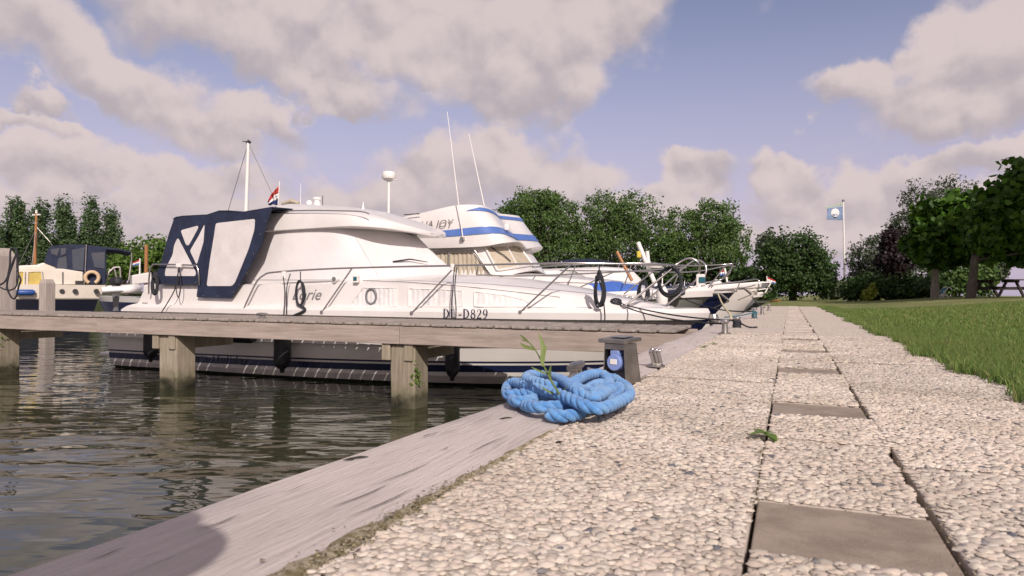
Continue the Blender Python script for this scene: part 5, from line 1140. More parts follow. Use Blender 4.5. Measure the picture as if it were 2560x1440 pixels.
# ------------------------------------------------------------------ mooring posts
def post(c, w_, ztop, label, zcap=.10, collar=False):
    c = Vector(c); o = thing('mooring_post', (c.x, c.y, WATER_Z), label, 'post'); h = w_ / 2
    mb = MB(); mb.loft([[(c.x + sx * h * k, c.y + sy_ * h * k, z) for sx, sy_ in ((-1, -1), (1, -1), (1, 1), (-1, 1))] for z, k in ((-2.5, 1), (ztop - zcap, 1), (ztop, .72))]); mb.build('shaft', M['post_wood'], o, bevel=.015)
    if collar: mb = MB(); mb.box((c.x, c.y, -.15), (w_ + .06, w_ + .06, .02)); mb.build('collar', M['post_wood'], o)
    return o
pc = on_y(-12, 700, 8.72); post((pc.x, 8.72, 0), .50, on_y(20, 616, 8.45).z, 'thick grey mooring post with black cables behind the jetty deck', .16)
pc = at_d(118, 720, 20.5); post((pc.x, pc.y, 0), .30, at_d(118, 698, 20.5).z, 'slim grey mooring post in front of the cream cruiser', .12)
mb = MB(); yk = 8.38; Kp = lambda u, v: on_y(u, v, yk)
mb.tube(spline([Kp(0, 712), Kp(15, 700), Kp(32, 655), Kp(42, 630), Kp(34, 620), Kp(26, 628), Kp(25, 660), Kp(20, 690), Kp(18, 720), Kp(30, 745), Kp(40, 742), Kp(47, 715), Kp(52, 700), Kp(46, 686)], 6), .016, 6)
mb.tube(spline([Kp(0, 718), Kp(14, 724), Kp(30, 724), Kp(44, 706), Kp(44, 640), Kp(40, 622)], 6), .014, 6); mb.tube(spline([Kp(16, 722), Kp(22, 690), Kp(36, 650), Kp(41, 628)], 6), .014, 6)
tag(mb.build('power_cable', M['rope_dark'], smooth_=60), 'black cable looped over the top of the thick mooring post', 'cable')
# ------------------------------------------------------------------ blue rope heap on the quay
def rope_mat():
    m = bpy.data.materials.new('blue_rope'); m.use_nodes = True; S.tree = t = m.node_tree; p = t.nodes['Principled BSDF']
    c = t.nodes.new('ShaderNodeTexCoord'); v = S(c.outputs['Object']); n1 = noise(v, 55.0, 5, 0.7); n2 = noise(v, 9.0, 4)
    col = mixc(smooth(n1, 0.3, 0.75), (0.060, 0.20, 0.48), (0.140, 0.35, 0.68)); col = mixc(smooth(n2, 0.42, 0.68, 0, 0.6), col, (0.22, 0.40, 0.62)); col = mixc(smooth(noise(v, 23.0, 5, .7), 0.58, 0.74, 0, 0.5), col, (0.06, 0.13, 0.26)); t.links.new(col.s, p.inputs['Base Color'])
    p.inputs['Roughness'].default_value = 0.85; p.inputs['Sheen Weight'].default_value = 0.25; p.inputs['Specular IOR Level'].default_value = 0.2
    b = t.nodes.new('ShaderNodeBump'); b.inputs['Distance'].default_value = 0.004; t.links.new(noise(v, 260.0, 4, 0.7).s, b.inputs['Height']); t.links.new(b.outputs[0], p.inputs['Normal'])
    return m
M['rope_blue'] = rope_mat()
def three_strand(path, rad, m, name, label, cat, twist=0.095):
    pts = spline(path, 22); mb = MB(); up = None; frames = []; dist = 0.0
    for i, p in enumerate(pts):
        t = (pts[min(i + 1, len(pts) - 1)] - pts[max(i - 1, 0)]).normalized()
        if up is None: up = t.orthogonal().normalized()
        up = (up - t * up.dot(t)).normalized(); frames.append((p, up.copy(), t.cross(up), dist))
        if i + 1 < len(pts): dist += (pts[i + 1] - p).length
    # resample densely
    for k in range(3):
        ring = []
        for (p, u, b, d) in frames:
            a = 2 * math.pi * (d / twist + k / 3); ring.append(p + (u * math.cos(a) + b * math.sin(a)) * rad * 0.47)
        rs = [rad * .61] * len(ring); rs[0] = rs[-1] = rad * .42
        mb.tube(ring, rs, 9)
    return tag(mb.build(name, m, smooth_=70), label, cat)
Z0, Z1, Z2, Z3 = .020, .047, .072, .10
G = lambda u, v, z: on_z(u, v, z)
path_ = [G(1370, 1036, Z0), G(1412, 1040, Z0), G(1448, 1034, Z0), G(1458, 1019, Z0 + .008), G(1440, 1010, Z0 + .02), G(1398, 1016, Z1 - .012), G(1350, 1018, Z0 + .016), G(1316, 1014, Z0 + .006), G(1312, 1005, Z0),
         G(1345, 994, Z0), G(1400, 990, Z0), G(1380, 985, Z0 + .01), G(1330, 1000, Z1 - .012), G(1290, 1003, Z0 + .012), G(1282, 994, Z0), G(1310, 985, Z0), G(1380, 975, Z0), G(1460, 975, Z0), G(1520, 985, Z0), G(1545, 998, Z0 + .004), G(1505, 1018, Z0), G(1450, 1008, Z0 + .008),
         G(1420, 988, Z1), G(1370, 985, Z1 + .006), G(1300, 985, Z0 + .02), G(1270, 986, Z0 + .014), G(1268, 968, Z1 - .01), G(1283, 957, Z1 + .008), G(1320, 964, Z1 + .022), G(1365, 978, Z2 - .006), G(1412, 992, Z2 - .006), G(1448, 1008, Z1 + .012), G(1478, 1019, Z0 + .030), G(1510, 1020, Z0 + .026), G(1548, 1004, Z0 + .026), G(1572, 990, Z0 + .030), G(1570, 970, Z1 - .008), G(1545, 953, Z1), G(1530, 945, Z1),
         G(1500, 950, Z1), G(1450, 962, Z1 + .006), G(1400, 968, Z2 - .012), G(1352, 958, Z2 - .006), G(1316, 946, Z1 + .014), G(1330, 936, Z1), G(1372, 940, Z1), G(1408, 952, Z2 + .012), G(1440, 976, Z2 + .012), G(1468, 994, Z2 - .004), G(1490, 992, Z1 + .026), G(1520, 978, Z1 + .022), G(1545, 968, Z1 + .012), G(1548, 978, Z1), G(1515, 998, Z1), G(1480, 1000, Z1),
         G(1462, 985, Z1 + .012), G(1480, 968, Z2 - .008), G(1500, 960, Z2 - .004), G(1508, 968, Z2 - .012), G(1486, 984, Z1 + .026), G(1455, 975, Z2 - .01), G(1432, 962, Z2 + .012), G(1448, 948, Z2 + .014), G(1480, 936, Z2 + .012), G(1506, 936, Z2 + .006), G(1520, 950, Z2), G(1520, 966, Z2 - .006), G(1500, 976, Z2 - .01), G(1478, 972, Z2 - .006)]
three_strand(path_, .0195, M['rope_blue'], 'mooring_rope', 'thick bright blue rope heaped on the timber quay edge', 'rope')

# ------------------------------------------------------------------ stainless power pedestal
pb = on_z(1563, 957, 0.0); PR = R(-20)
ped = thing('power_pedestal', tuple(pb), 'small stainless steel power pedestal with blue socket beside the blue rope', 'power pedestal')
Rz = Matrix.Rotation(PR, 3, 'Z'); ux = Rz @ Vector((1, 0, 0)); uy = Rz @ Vector((0, 1, 0)); uz = Vector((0, 0, 1))
def L_(x, y, z): return pb + ux * x + uy * y + uz * z          # local: x along front face (right = +), y into the box
WB_, WT, DB, DT, HH = .124, .106, .125, .100, .172
def pv(u, w, z):   # u 0..1 across, w 0..1 depth
    k = z / HH; W = WB_ + (WT - WB_) * k; Dp = DB + (DT - DB) * k; return L_(-.120 + (WB_ - W) * .3 + u * W, .004 * k + w * Dp, z)
mb = MB(); t_ = .004
def plate(a, b, c, d, n, th=.004): mb.prism([a, b, c, d], n * th)
plate(pv(1, 0, -.02), pv(1, 1, -.02), pv(1, 1, HH), pv(1, 0, HH), -ux); plate(pv(0, 0, -.02), pv(0, 1, -.02), pv(0, 1, HH), pv(0, 0, HH), ux); plate(pv(0, 1, -.02), pv(1, 1, -.02), pv(1, 1, HH), pv(0, 1, HH), -uy)
plate(pv(0.03, 0.0, .145), pv(.97, 0, .145), pv(.97, 0, HH - .002), pv(.03, 0, HH - .002), uy); mb.build('housing', M['pedestal'], ped)
mb = MB(); mb.prism([pv(.05, .35, 0), pv(.95, .35, 0), pv(.95, .35, .15), pv(.05, .35, .15)], uy * .01); mb.build('back_plate', M['navy'], ped)
mb = MB(); mb.prism([L_(-.134, -.020, HH + .002), L_(.012, -.020, HH + .002), L_(.012, .118, HH + .010), L_(-.134, .118, HH + .010)], (0, 0, .018)); lid = mb.build('lid', M['pedestal'], ped, bevel=.003)
mb = MB(); mb.prism([L_(-.10, .02, HH + .026), L_(-.02, .02, HH + .026), L_(-.02, .10, HH + .029), L_(-.10, .10, HH + .029)], (0, 0, .004)); mb.build('lid_plate', M['steel'], lid, bevel=.002)
M['socket_blue'] = mat('socket_blue', (0.20, 0.28, 0.56), 0.45)
sc_ = L_(-.060, .022, .086); mb = MB()
rotS = Matrix((ux, uy, uz)).transposed()
def disc(c, r, y0, y1, n=28): mb.loft([[c + ux * r * math.cos(2 * math.pi * i / n) + uz * r * math.sin(2 * math.pi * i / n) + uy * y for i in range(n)] for y in (y0, y1)])
disc(sc_, .037, -.026, .03); mb.box(sc_ + uz * .042 + uy * .004, (.044, .05, .024), rot=rotS); sk = mb.build('socket', M['socket_blue'], ped, smooth_=35, bevel=.003)
mb = MB(); mb.box(sc_ - uy * .0272 + uz * .004, (.036, .003, .024), rot=rotS); mb.build('socket_label', M['white_plastic'], sk, bevel=.003)
mb = MB(); mb.box(L_(-.056, .02, .135), (.034, .02, .016), rot=rotS); mb.build('breaker', M['white_plastic'], ped, bevel=.002)
mb = MB(); mb.tube(spline([L_(-.175, -.045, .055), L_(-.12, -.025, .042), L_(-.05, -.012, .030), L_(-.028, -.006, .026), L_(-.022, -.004, .008)], 6), .0058, 8); mb.build('locking_bar', M['steel'], ped, smooth_=60)
mb = MB(); mb.box(L_(-.022, -.002, .002), (.03, .02, .03), rot=rotS); mb.build('padlock', M['steel'], ped, bevel=.004)

# ------------------------------------------------------------------ cleats and bollards on the quay beam
def cleat(c, d, L, label, h=.075, m=None):
    """a horned steel cleat: two feet and a swept horn bar"""
    c = Vector(c); d = Vector(d).normalized(); o = thing('cleat', tuple(c), label, 'cleat'); s_ = Vector((-d.y, d.x, 0))
    for k in (-.17, .17):
        mb = MB(); mb.loft([[c + d * (L * k + a * w_) + s_ * (b * w_) + Vector((0, 0, z)) for a, b in ((-1, -1), (1, -1), (1, 1), (-1, 1))] for z, w_ in ((0, .024), (.012, .018), (h * .8, .013))]); mb.build('foot', m or M['steel_dull'], o, smooth_=40)
    pts = spline([c + d * (-L * .5) + Vector((0, 0, h * .92)), c + d * (-L * .25) + Vector((0, 0, h)), c + Vector((0, 0, h * .96)), c + d * (L * .25) + Vector((0, 0, h)), c + d * (L * .5) + Vector((0, 0, h * 1.05))], 5)
    mb = MB(); n = len(pts); mb.tube(pts, [.022 * (0.55 + .55 * math.sin(math.pi * (i + 1.2) / (n + 1.4))) for i in range(n)], 10); mb.build('horn_bar', m or M['steel_dull'], o, smooth_=60)
    return o
cq = on_z(1440, 948, 0.0); cleat(cq, on_z(1490, 925, 0) - on_z(1400, 958, 0), .20, 'steel cleat on the quay beam half buried behind the blue rope', .062)
def bollard(c, label, h, r, lean=(0, 0)):
    c = Vector(c); o = thing('bollard', tuple(c), label, 'bollard'); l = Vector((lean[0], lean[1], 0))
    mb = MB(); mb.lathe(c, [(0, 0), (r * 2.0, 0), (r * 2.0, .008), (r * 1.2, .014), (0, .014)], 18); mb.build('base_plate', M['steel_dull'], o, smooth_=40)
    mb = MB(); pts = [c + Vector((0, 0, .008)), c + l * .4 + Vector((0, 0, h * .4)), c + l * .85 + Vector((0, 0, h * .85))]; mb.tube(pts, [r * 1.15, r, r * .95], 14); mb.build('stem', M['steel_dull'], o, smooth_=50)
    mb = MB(); mb.lathe(c + l + Vector((0, 0, h)), [(0, -.02), (r * 1.3, -.018), (r * 1.65, 0), (r * 1.4, .014), (0, .02)], 18); mb.build('cap', M['steel'], o, smooth_=50)
    return o
bc = on_z(1640, 916, 0.0); o = thing('mooring_horn', tuple(bc), 'leaning ribbed steel mooring horn just behind the power pedestal', 'bollard')
for k, dx_ in enumerate((-.012, .010, .028)):
    mb = MB(); a = bc + _r0 * dx_; mb.tube(spline([a + Vector((0, 0, .0)), a - _r0 * .008 + Vector((0, 0, .045)), a - _r0 * .018 + Vector((0, 0, .080)), a - _r0 * .002 + Vector((0, 0, .098 - .006 * k))], 5), [.011] * 15 + [.008], 8); mb.build('rib', M['steel'], o, smooth_=60)
mb = MB(); mb.lathe(bc, [(0, 0), (.05, 0), (.05, .007), (.03, .016), (0, .018)], 16); mb.build('foot', M['steel_dull'], o, smooth_=40)
b1_ = on_z(1812, 834, 0.0); bollard(b1_, 'capped steel bollard on the quay beam past the jetty holding black mooring lines', .125, .030)
b2_ = on_z(1842, 820, 0.0); bollard(b2_, 'steel bollard wrapped in black rope beside the capped one', .115, .028)
b3_ = on_z(1886, 796, 0.0); bollard(b3_, 'steel bollard with teal lines further along the quay', .16, .03)
for u, v, lb in ((1905, 786, 'small steel bollard near the navy motor boat bow'), (1922, 777, 'last small steel bollard before the lawn')): bollard(on_z(u, v, 0), lb, .15, .03)
# knotted rope on bollard two
mb = MB()
for k in range(6):
    z = .02 + .014 * k; rr_ = .040 + .004 * math.sin(k * 2); mb.tube([b2_ + Vector((math.cos(a) * rr_, math.sin(a) * rr_, z + .005 * math.sin(a + k))) for a in (2 * math.pi * j / 14 for j in range(14))], .010, 6, closed=True)
mb.tube(spline([b2_ + Vector((.04, 0, .06)), b2_ + Vector((.10, -.06, .03)), b2_ + Vector((.16, -.02, .012)), b2_ + Vector((.22, .08, .012))], 5), .010, 6)
tag(mb.build('mooring_line', M['rope_dark'], smooth_=60), 'black rope turns wound round the wrapped bollard', 'rope')
def mline(a, b, sag, label, r=.010, m=None, n=14):
    a = Vector(a); b = Vector(b); mb = MB(); mb.tube([a.lerp(b, i / n) - Vector((0, 0, sag * 4 * (i / n) * (1 - i / n))) for i in range(n + 1)], r, 6); return tag(mb.build('mooring_line', m or M['rope_dark'], smooth_=60), label, 'rope')
ba = on_y(1548, 762, 9.6)
mline(ba, b1_ + Vector((0, 0, .10)), .06, 'black mooring line from the cruiser bow to the capped bollard'); mline(ba + Vector((.02, .05, .015)), b2_ + Vector((0, 0, .09)), .05, 'black mooring line from the cruiser bow to the wrapped bollard')
mline(on_y(1690, 738, 13.3), b3_ + Vector((0, 0, .12)), .10, 'dark mooring line from the flybridge cruiser to the teal-lined bollard', .011)
mline(on_y(1880, 742, 18.0), on_z(1912, 783, 0) + Vector((0, 0, .12)), .05, 'dark mooring line from the navy motor boat bow', .012)
M['hose_yellow'] = mat('yellow_hose', (0.60, 0.52, 0.30), 0.5)
mb = MB(); mb.tube(spline([on_y(1795, 735, 12.6), on_y(1806, 760, 11.2), on_y(1822, 782, 10.0), on_y(1828, 794, 9.6)], 6), .014, 8); tag(mb.build('shore_cable', M['hose_yellow'], smooth_=60), 'pale yellow shore cable looping down to the quay', 'cable')
M['rope_teal'] = mat('teal_rope', (0.03, 0.13, 0.17), 0.85)
mb = MB()
for k in range(5):
    z = .03 + .02 * k; mb.tube([b3_ + Vector((math.cos(a) * .04, math.sin(a) * .04, z + .01 * math.sin(a + k))) for a in (2 * math.pi * j / 12 for j in range(12))], .008, 6, closed=True)
mb.tube(spline([b3_ + Vector((0, -.05, .1)), b3_ + Vector((-.2, -.2, .05)), b3_ + Vector((-.45, -.3, .02))], 5), .009, 6); tag(mb.build('mooring_line', M['rope_teal'], smooth_=60), 'teal rope wound round a bollard beyond the jetty', 'rope')
# rope knot on the cruiser bow
mb = MB(); rr_ = random.Random(2)
for k in range(5): mb.tube([ba + Vector((-.05 + math.cos(a) * .075 * rr_.uniform(.8, 1.1), math.sin(a) * .05, .02 + .02 * k * .5 + .03 * math.sin(a * 2 + k))) for a in (2 * math.pi * j / 14 for j in range(14))], .011, 6, closed=True)
mb.tube(spline([ba + Vector((-.02, -.05, .0)), ba + Vector((-.05, -.10, -.10)), ba + Vector((-.02, -.12, -.17)), ba + Vector((-.07, -.12, -.14)), ba + Vector((-.05, -.11, -.06))], 5), .009, 6)
tag(mb.build('mooring_rope', M['rope_dark'], smooth_=60), 'loose black rope knot lying on the foredeck cleat of the white cruiser', 'rope')
pc = on_y(655, 796, 7.4); cleat((pc.x, 7.4, .034), (1, .2, 0), .17, 'small steel cleat on the jetty deck beside the fender lines', .05)

# ------------------------------------------------------------------ willow shoot and weeds
def leaf_mat(name, a, b, tr=.35):
    m = bpy.data.materials.new(name); m.use_nodes = True; S.tree = t = m.node_tree; p = t.nodes['Principled BSDF']
    g = t.nodes.new('ShaderNodeNewGeometry'); c = mixc(S(g.outputs['Random Per Island']), a, b); t.links.new(c.s, p.inputs['Base Color']); p.inputs['Roughness'].default_value = .55; p.inputs['Specular IOR Level'].default_value = .3
    q = t.nodes.new('ShaderNodeBsdfTranslucent'); t.links.new(c.s, q.inputs[0]); mx = t.nodes.new('ShaderNodeMixShader'); mx.inputs[0].default_value = tr
    t.links.new(p.outputs[0], mx.inputs[1]); t.links.new(q.outputs[0], mx.inputs[2]); t.links.new(mx.outputs[0], t.nodes['Material Output'].inputs[0]); return m
M['shoot_leaf'] = leaf_mat('willow_leaf', (0.16, 0.22, 0.06), (0.24, 0.30, 0.10)); M['weed_leaf'] = leaf_mat('weed_leaf', (0.10, 0.18, 0.03), (0.17, 0.26, 0.05))
DS = 2.26
sh = thing('willow_shoot', tuple(on_z(1400, 1000, 0.0)), 'thin willow shoot with narrow green leaves rising through the blue rope', 'plant')
W_ = lambda u, v, d=0.0: at_d(u, v, DS + d)
stem = spline([W_(1415, 1016, -.06), W_(1398, 985, -.06), W_(1380, 955, -.06), W_(1366, 928, -.03), W_(1352, 900), W_(1338, 874), W_(1322, 856), W_(1306, 850, .02)], 6)
mb = MB(); mb.tube(stem, [.0035] * 20 + [.0022] * (len(stem) - 20), 6); mb.build('stem', M['shoot_leaf'], sh, smooth_=60)
def willow_leaf(a, b, w_, bend=0.0):
    a, b = Vector(a), Vector(b); d = b - a; s_ = d.cross(FWD).normalized(); up_ = s_.cross(d).normalized(); mb = MB(); L = []; C_ = []; R_ = []
    for i in range(9):
        t = i / 8; c = a + d * t + s_ * bend * math.sin(math.pi * t); ww = w_ * math.sin(math.pi * min(1, t * .9 + .06)) ** .8 * (1 - t * .25); L.append(c - s_ * ww - up_ * ww * .35); C_.append(c); R_.append(c + s_ * ww - up_ * ww * .35)
    mb.loft([L, C_, R_], closed=False); return mb.build('leaf', M['shoot_leaf'], sh, smooth_=60)
for (a, b, w_, be) in (((1352, 902), (1345, 833), .0085, -.012), ((1356, 916), (1367, 864), .0095, .006), ((1335, 872), (1300, 858), .007, .004), ((1336, 876), (1304, 866), .005, -.004), ((1372, 936), (1328, 917), .004, .002), ((1378, 952), (1378, 912), .006, .005), ((1322, 856), (1299, 836), .004, 0), ((1400, 990), (1350, 965), .004, .003), ((1405, 1000), (1428, 1018), .007, -.004), ((1400, 988), (1420, 962), .0015, 0)):
    willow_leaf(W_(*a, -.03), W_(*b, -.03 + random.uniform(-.04, .04)), w_, be)
def weed(c, n, size, label, name='weed', flat=.25):
    c = Vector(c); o = thing(name, tuple(c), label, 'weed')
    for i in range(n):
        a = random.uniform(0, 2 * math.pi); d = Vector((math.cos(a), math.sin(a), random.uniform(.05, flat * 2))); L = size * random.uniform(.6, 1.0); s_ = d.cross(Vector((0, 0, 1))).normalized(); mb = MB(); A2 = []; B2 = []; C2 = []
        for k in range(7):
            t = k / 6; p = c + d * L * t + Vector((0, 0, -L * .25 * t * t + .004)); w_ = L * .24 * math.sin(math.pi * min(1, t * .85 + .08)) ** .9; A2.append(p - s_ * w_ + Vector((0, 0, .2 * w_))); B2.append(p); C2.append(p + s_ * w_ + Vector((0, 0, .2 * w_)))
        mb.loft([A2, B2, C2], closed=False); mb.build('leaf', M['weed_leaf'], o, smooth_=60)
    return o
weed(on_z(1912, 1088, 0.004), 9, .06, 'small green weed with broad leaves rooted in the slab joint')
for u, v, lb in ((1760, 868, 'tiny green weed sprouting by the quay beam'), (1785, 861, 'second tiny green weed further along the quay beam')): weed(on_z(u, v, 0.0), 6, .05, lb)
for (xp, z, lb) in ((pxs[0] + PW / 2, -.62, 'green fern tuft growing on the middle jetty pile'), (pxs[2] + PW * .4, -.45, 'green fern tuft growing on the outer jetty pile')):
    o = thing('fern_tuft', (xp, JY0 + .12, z), lb, 'plant'); V = []
    q = tuft('fronds', (xp + .01, JY0 + .10, z), 60, (.02, .03, .07), .05, M['weed_leaf'], None, None, up=.6); b_ = base_of(o); q.parent = o; q.location = -b_
# ------------------------------------------------------------------ trees
M['bark'] = mat('bark', (0.10, 0.085, 0.065), 0.9, col2=(0.055, 0.045, 0.035), scale=6, stretch=(3, 3, .5), bump=.02, bscale=12)
M['bark_pale'] = mat('pale_bark', (0.25, 0.22, 0.165), 0.9, col2=(0.16, 0.14, 0.105), scale=6, stretch=(3, 3, .5), bump=.015, bscale=12)
LM = {'green': leaf_mat('tree_leaf', (0.056, 0.112, 0.028), (0.140, 0.225, 0.062), .40), 'poplar': leaf_mat('poplar_leaf', (0.052, 0.100, 0.038), (0.130, 0.205, 0.080), .38),
      'dark': leaf_mat('dark_leaf', (0.024, 0.054, 0.014), (0.060, 0.110, 0.026), .3), 'purple': leaf_mat('purple_leaf', (0.016, 0.010, 0.012), (0.042, 0.024, 0.026), .2),
      'grey': leaf_mat('grey_green_leaf', (0.055, 0.075, 0.045), (0.115, 0.145, 0.085), .3), 'catalpa': leaf_mat('catalpa_leaf', (0.022, 0.066, 0.006), (0.085, 0.180, 0.016), .30),
      'bright': leaf_mat('bright_leaf', (0.06, 0.125, 0.018), (0.115, 0.19, 0.03), .3), 'gold': leaf_mat('golden_leaf', (0.17, 0.21, 0.025), (0.28, 0.30, 0.045), .35)}
def leaves(blobs, n, size, clump=.22, nclump=46, fill=.25, shape='diamond', elong=1.5):
    """blobs: (centre, radii). Leaves sit in clumps spread over each blob's shell, with a share inside."""
    vol = np.array([np.prod(b[1]) ** (2 / 3) for b in blobs]); share = (vol / vol.sum() * n).astype(int); Ps = []; Ns = []
    for (c, r), k in zip(blobs, share):
        c = np.array(c); r = np.array(r); d = RNG.normal(0, 1, (nclump, 3)); d /= np.linalg.norm(d, axis=1)[:, None]; cc_ = d * RNG.uniform(.60, .97, nclump)[:, None]
        ki = int(k * (1 - fill)); idx = RNG.integers(0, nclump, ki); sz = RNG.uniform(.6, 1.35, nclump)
        q = cc_[idx] + np.clip(RNG.normal(0, 1, (ki, 3)), -1.5, 1.5) * (clump * sz[idx])[:, None]; q2 = RNG.normal(0, 1, (k - ki, 3)); q2 /= np.linalg.norm(q2, axis=1)[:, None]; q2 *= RNG.uniform(.2, .85, k - ki)[:, None]
        q = np.concatenate([q, q2]); Ps.append(c + q * r); nn = q / (np.linalg.norm(q, axis=1)[:, None] + 1e-6); Ns.append(nn)
    P = np.concatenate(Ps); N = np.concatenate(Ns); m = len(P)
    N = N * .7 + RNG.normal(0, .75, (m, 3)); N[:, 2] += .25; N /= np.linalg.norm(N, axis=1)[:, None]
    t = np.cross(N, RNG.normal(0, 1, (m, 3))); t /= np.linalg.norm(t, axis=1)[:, None]; b = np.cross(N, t); s_ = (size * RNG.uniform(.65, 1.3, m))[:, None]
    if shape == 'heart':
        t[:, 2] -= .6; t -= N * np.sum(t * N, 1)[:, None]; t /= np.linalg.norm(t, axis=1)[:, None]; b = np.cross(N, t)
        V = np.empty((m, 6, 3)); V[:, 0] = P - t * s_ * .45; V[:, 1] = P - t * s_ * .42 + b * s_ * .33 - N * s_ * .05; V[:, 2] = P + b * s_ * .48 - N * s_ * .10; V[:, 3] = P + t * s_ * .62 - N * s_ * .12; V[:, 4] = P - b * s_ * .48 - N * s_ * .10; V[:, 5] = P - t * s_ * .42 - b * s_ * .33 - N * s_ * .05
        i = np.arange(m)[:, None] * 6; T = np.concatenate([i + [0, 1, 2], i + [0, 2, 3], i + [0, 3, 4], i + [0, 4, 5]], 0)
    else:
        V = np.empty((m, 4, 3)); w_ = .5 / elong * 1.2; V[:, 0] = P - t * s_ * .5; V[:, 1] = P + b * s_ * w_ + N * s_ * .08; V[:, 2] = P + t * s_ * .5; V[:, 3] = P - b * s_ * w_ + N * s_ * .08
        i = np.arange(m)[:, None] * 4; T = np.concatenate([i + [0, 1, 2], i + [0, 2, 3]], 0)
    return V.reshape(-1, 3), T
def tree(name, ground, blobs, n, size, leaf, label, cat='tree', group=None, stems=1, tr=.16, bark='bark', lean=0.0, fork=None, **kw):
    g = Vector(ground); o = thing(name, tuple(g), label, cat, group)
    V, T = leaves(blobs, n, size, **kw); fast_mesh('crown', V, T, LM[leaf], o)
    mb = MB(); cc_ = sum((Vector(b[0]) for b in blobs), Vector()) / len(blobs); fk = fork if fork is not None else .35
    for k in range(stems):
        a = g + Vector((random.uniform(-.35, .35) if stems > 1 else 0, random.uniform(-.3, .3) if stems > 1 else 0, -.1)); sp_ = a.lerp(cc_, fk); sp_.x = a.x + (cc_.x - a.x) * .08; sp_.y = a.y + (cc_.y - a.y) * .08
        mb.tube(spline([a, a.lerp(sp_, .5), sp_], 4), [tr * 1.25] * 4 + [tr] * 4 + [tr * .85], 9)
        for (c, r) in blobs:
            for j in range(3):
                e = Vector(c) + Vector((random.uniform(-.6, .6) * r[0], random.uniform(-.6, .6) * r[1], random.uniform(-.2, .7) * r[2])); m_ = sp_.lerp(e, .5) + Vector((random.uniform(-.2, .2) * r[0], 0, -.12 * r[2]))
                pts = spline([sp_ - Vector((0, 0, .1)), m_, e], 5); mb.tube(pts, list(np.linspace(tr * .55, tr * .12, len(pts))), 6)
    mb.build('trunk', M[bark], o, smooth_=60); return o
def blob(u, v, ru, rv, d, depth=None, dd=0.0):
    """ellipse in the photo at distance d becomes an ellipsoid of that size there"""
    c = at_d(u, v, d + dd); k = d / F_PX; return (c, (ru * k, (depth or (ru + rv) / 2) * k, rv * k))
def gz(x, y): return float(lawn_z(x, y))
# poplars on the far bank
pop = [(-8, 560, 34, 80), (42, 488, 34, 110), (102, 497, 32, 100), (163, 492, 36, 105), (226, 494, 38, 105), (279, 512, 34, 95)]
POPL = ['narrow poplar half hidden behind the thick mooring post', 'tall slim poplar between the thick post and the wooden mast', 'narrow poplar standing right behind the varnished wooden mast', 'narrow poplar above the cabin roof of the cream cruiser', 'narrow poplar above the navy canopy of the cream cruiser', 'pointed poplar ending the row beside the low green tree']
for i, (u, top_, hw, hh) in enumerate(pop):
    d = 92 + 3 * i; sg = 1 if i % 2 else -1; bl = [blob(u - 2 * sg, top_ + 32, hw * .30, 34, d), blob(u + 2 * sg, top_ + 72, hw * .52, 44, d), blob(u - 3 * sg, top_ + 118, hw * .60, 48, d), blob(u + sg * hw * .52, top_ + 116, hw * .26, 38, d), blob(u - sg * hw * .42, top_ + 140, hw * .28, 40, d), blob(u, top_ + 165, hw * .42, 46, d)]
    g = at_d(u, 724, d); tree('poplar_tree', (g.x, g.y, -.02), bl, 6500, .32, 'poplar', POPL[i], group='poplars on the far bank', tr=.25, nclump=30, fork=.25)
for (u, v, ru, rv, d, lb) in ((385, 640, 60, 46, 80, 'rounded bright green tree on the far bank behind the navy canopy'), (318, 660, 46, 40, 84, 'low green tree between the poplars and the navy canopy')):
    g = at_d(u, 724, d); tree('broadleaf_tree', (g.x, g.y, -.02), [blob(u, v, ru, rv, d), blob(u - 30, v + 20, ru * .6, rv * .8, d), blob(u + 32, v + 16, ru * .6, rv * .8, d)], 3600, .42, 'bright', lb, tr=.2)
for u, ru, lb in ((60, 70, 'dense green hedge bush behind the wooden mast'), (190, 80, 'dense green hedge bush under the poplars'), (480, 90, 'green hedge bush hidden behind the white cruiser')):
    g = at_d(u, 724, 100); tree('hedge_bush', (g.x, g.y, -.02), [blob(u, 705, ru, 26, 100), blob(u + 40, 708, ru, 22, 100)], 2600, .5, 'poplar', lb, cat='bush', tr=.12)
# three big round trees beyond the boats
D3 = 48
def big(bl, gu, lb, d):
    g = at_d(gu, 740, d); return tree('broadleaf_tree', (g.x, g.y, -.02), bl, 21000, .165, 'green', lb, stems=4, tr=.10, nclump=130, clump=.105, fill=.22, fork=.25)
big([blob(1335, 545, 92, 78, D3), blob(1290, 575, 56, 66, D3), blob(1398, 560, 62, 78, D3), blob(1355, 630, 98, 50, D3), blob(1340, 505, 64, 34, D3)], 1345, 'big round green tree rising beside the flybridge cruiser', D3)
big([blob(1505, 550, 64, 70, D3 + 1), blob(1580, 550, 86, 70, D3 + 1), blob(1530, 615, 112, 60, D3 + 1), blob(1465, 625, 66, 56, D3 + 1), blob(1640, 610, 56, 58, D3 + 1)], 1545, 'wide round green tree in the middle of the three beyond the boats', D3 + 1)
big([blob(1705, 580, 58, 64, D3 + 2), blob(1785, 555, 68, 62, D3 + 2), blob(1828, 615, 54, 72, D3 + 2), blob(1750, 640, 100, 54, D3 + 2), blob(1680, 640, 58, 52, D3 + 2)], 1760, 'looser round green tree with sky gaps beside the rounded bush tree', D3 + 2)
for u, lb in ((1400, 'dark undergrowth bush below the first big tree'), (1620, 'dark undergrowth bush below the middle big tree'), (1810, 'dark undergrowth bush below the looser tree')):
    g = at_d(u, 740, 50); tree('undergrowth_bush', (g.x, g.y, -.02), [blob(u, 688, 90, 32, 50), blob(u + 60, 695, 60, 30, 50)], 2400, .26, 'dark', lb, cat='bush', tr=.06)
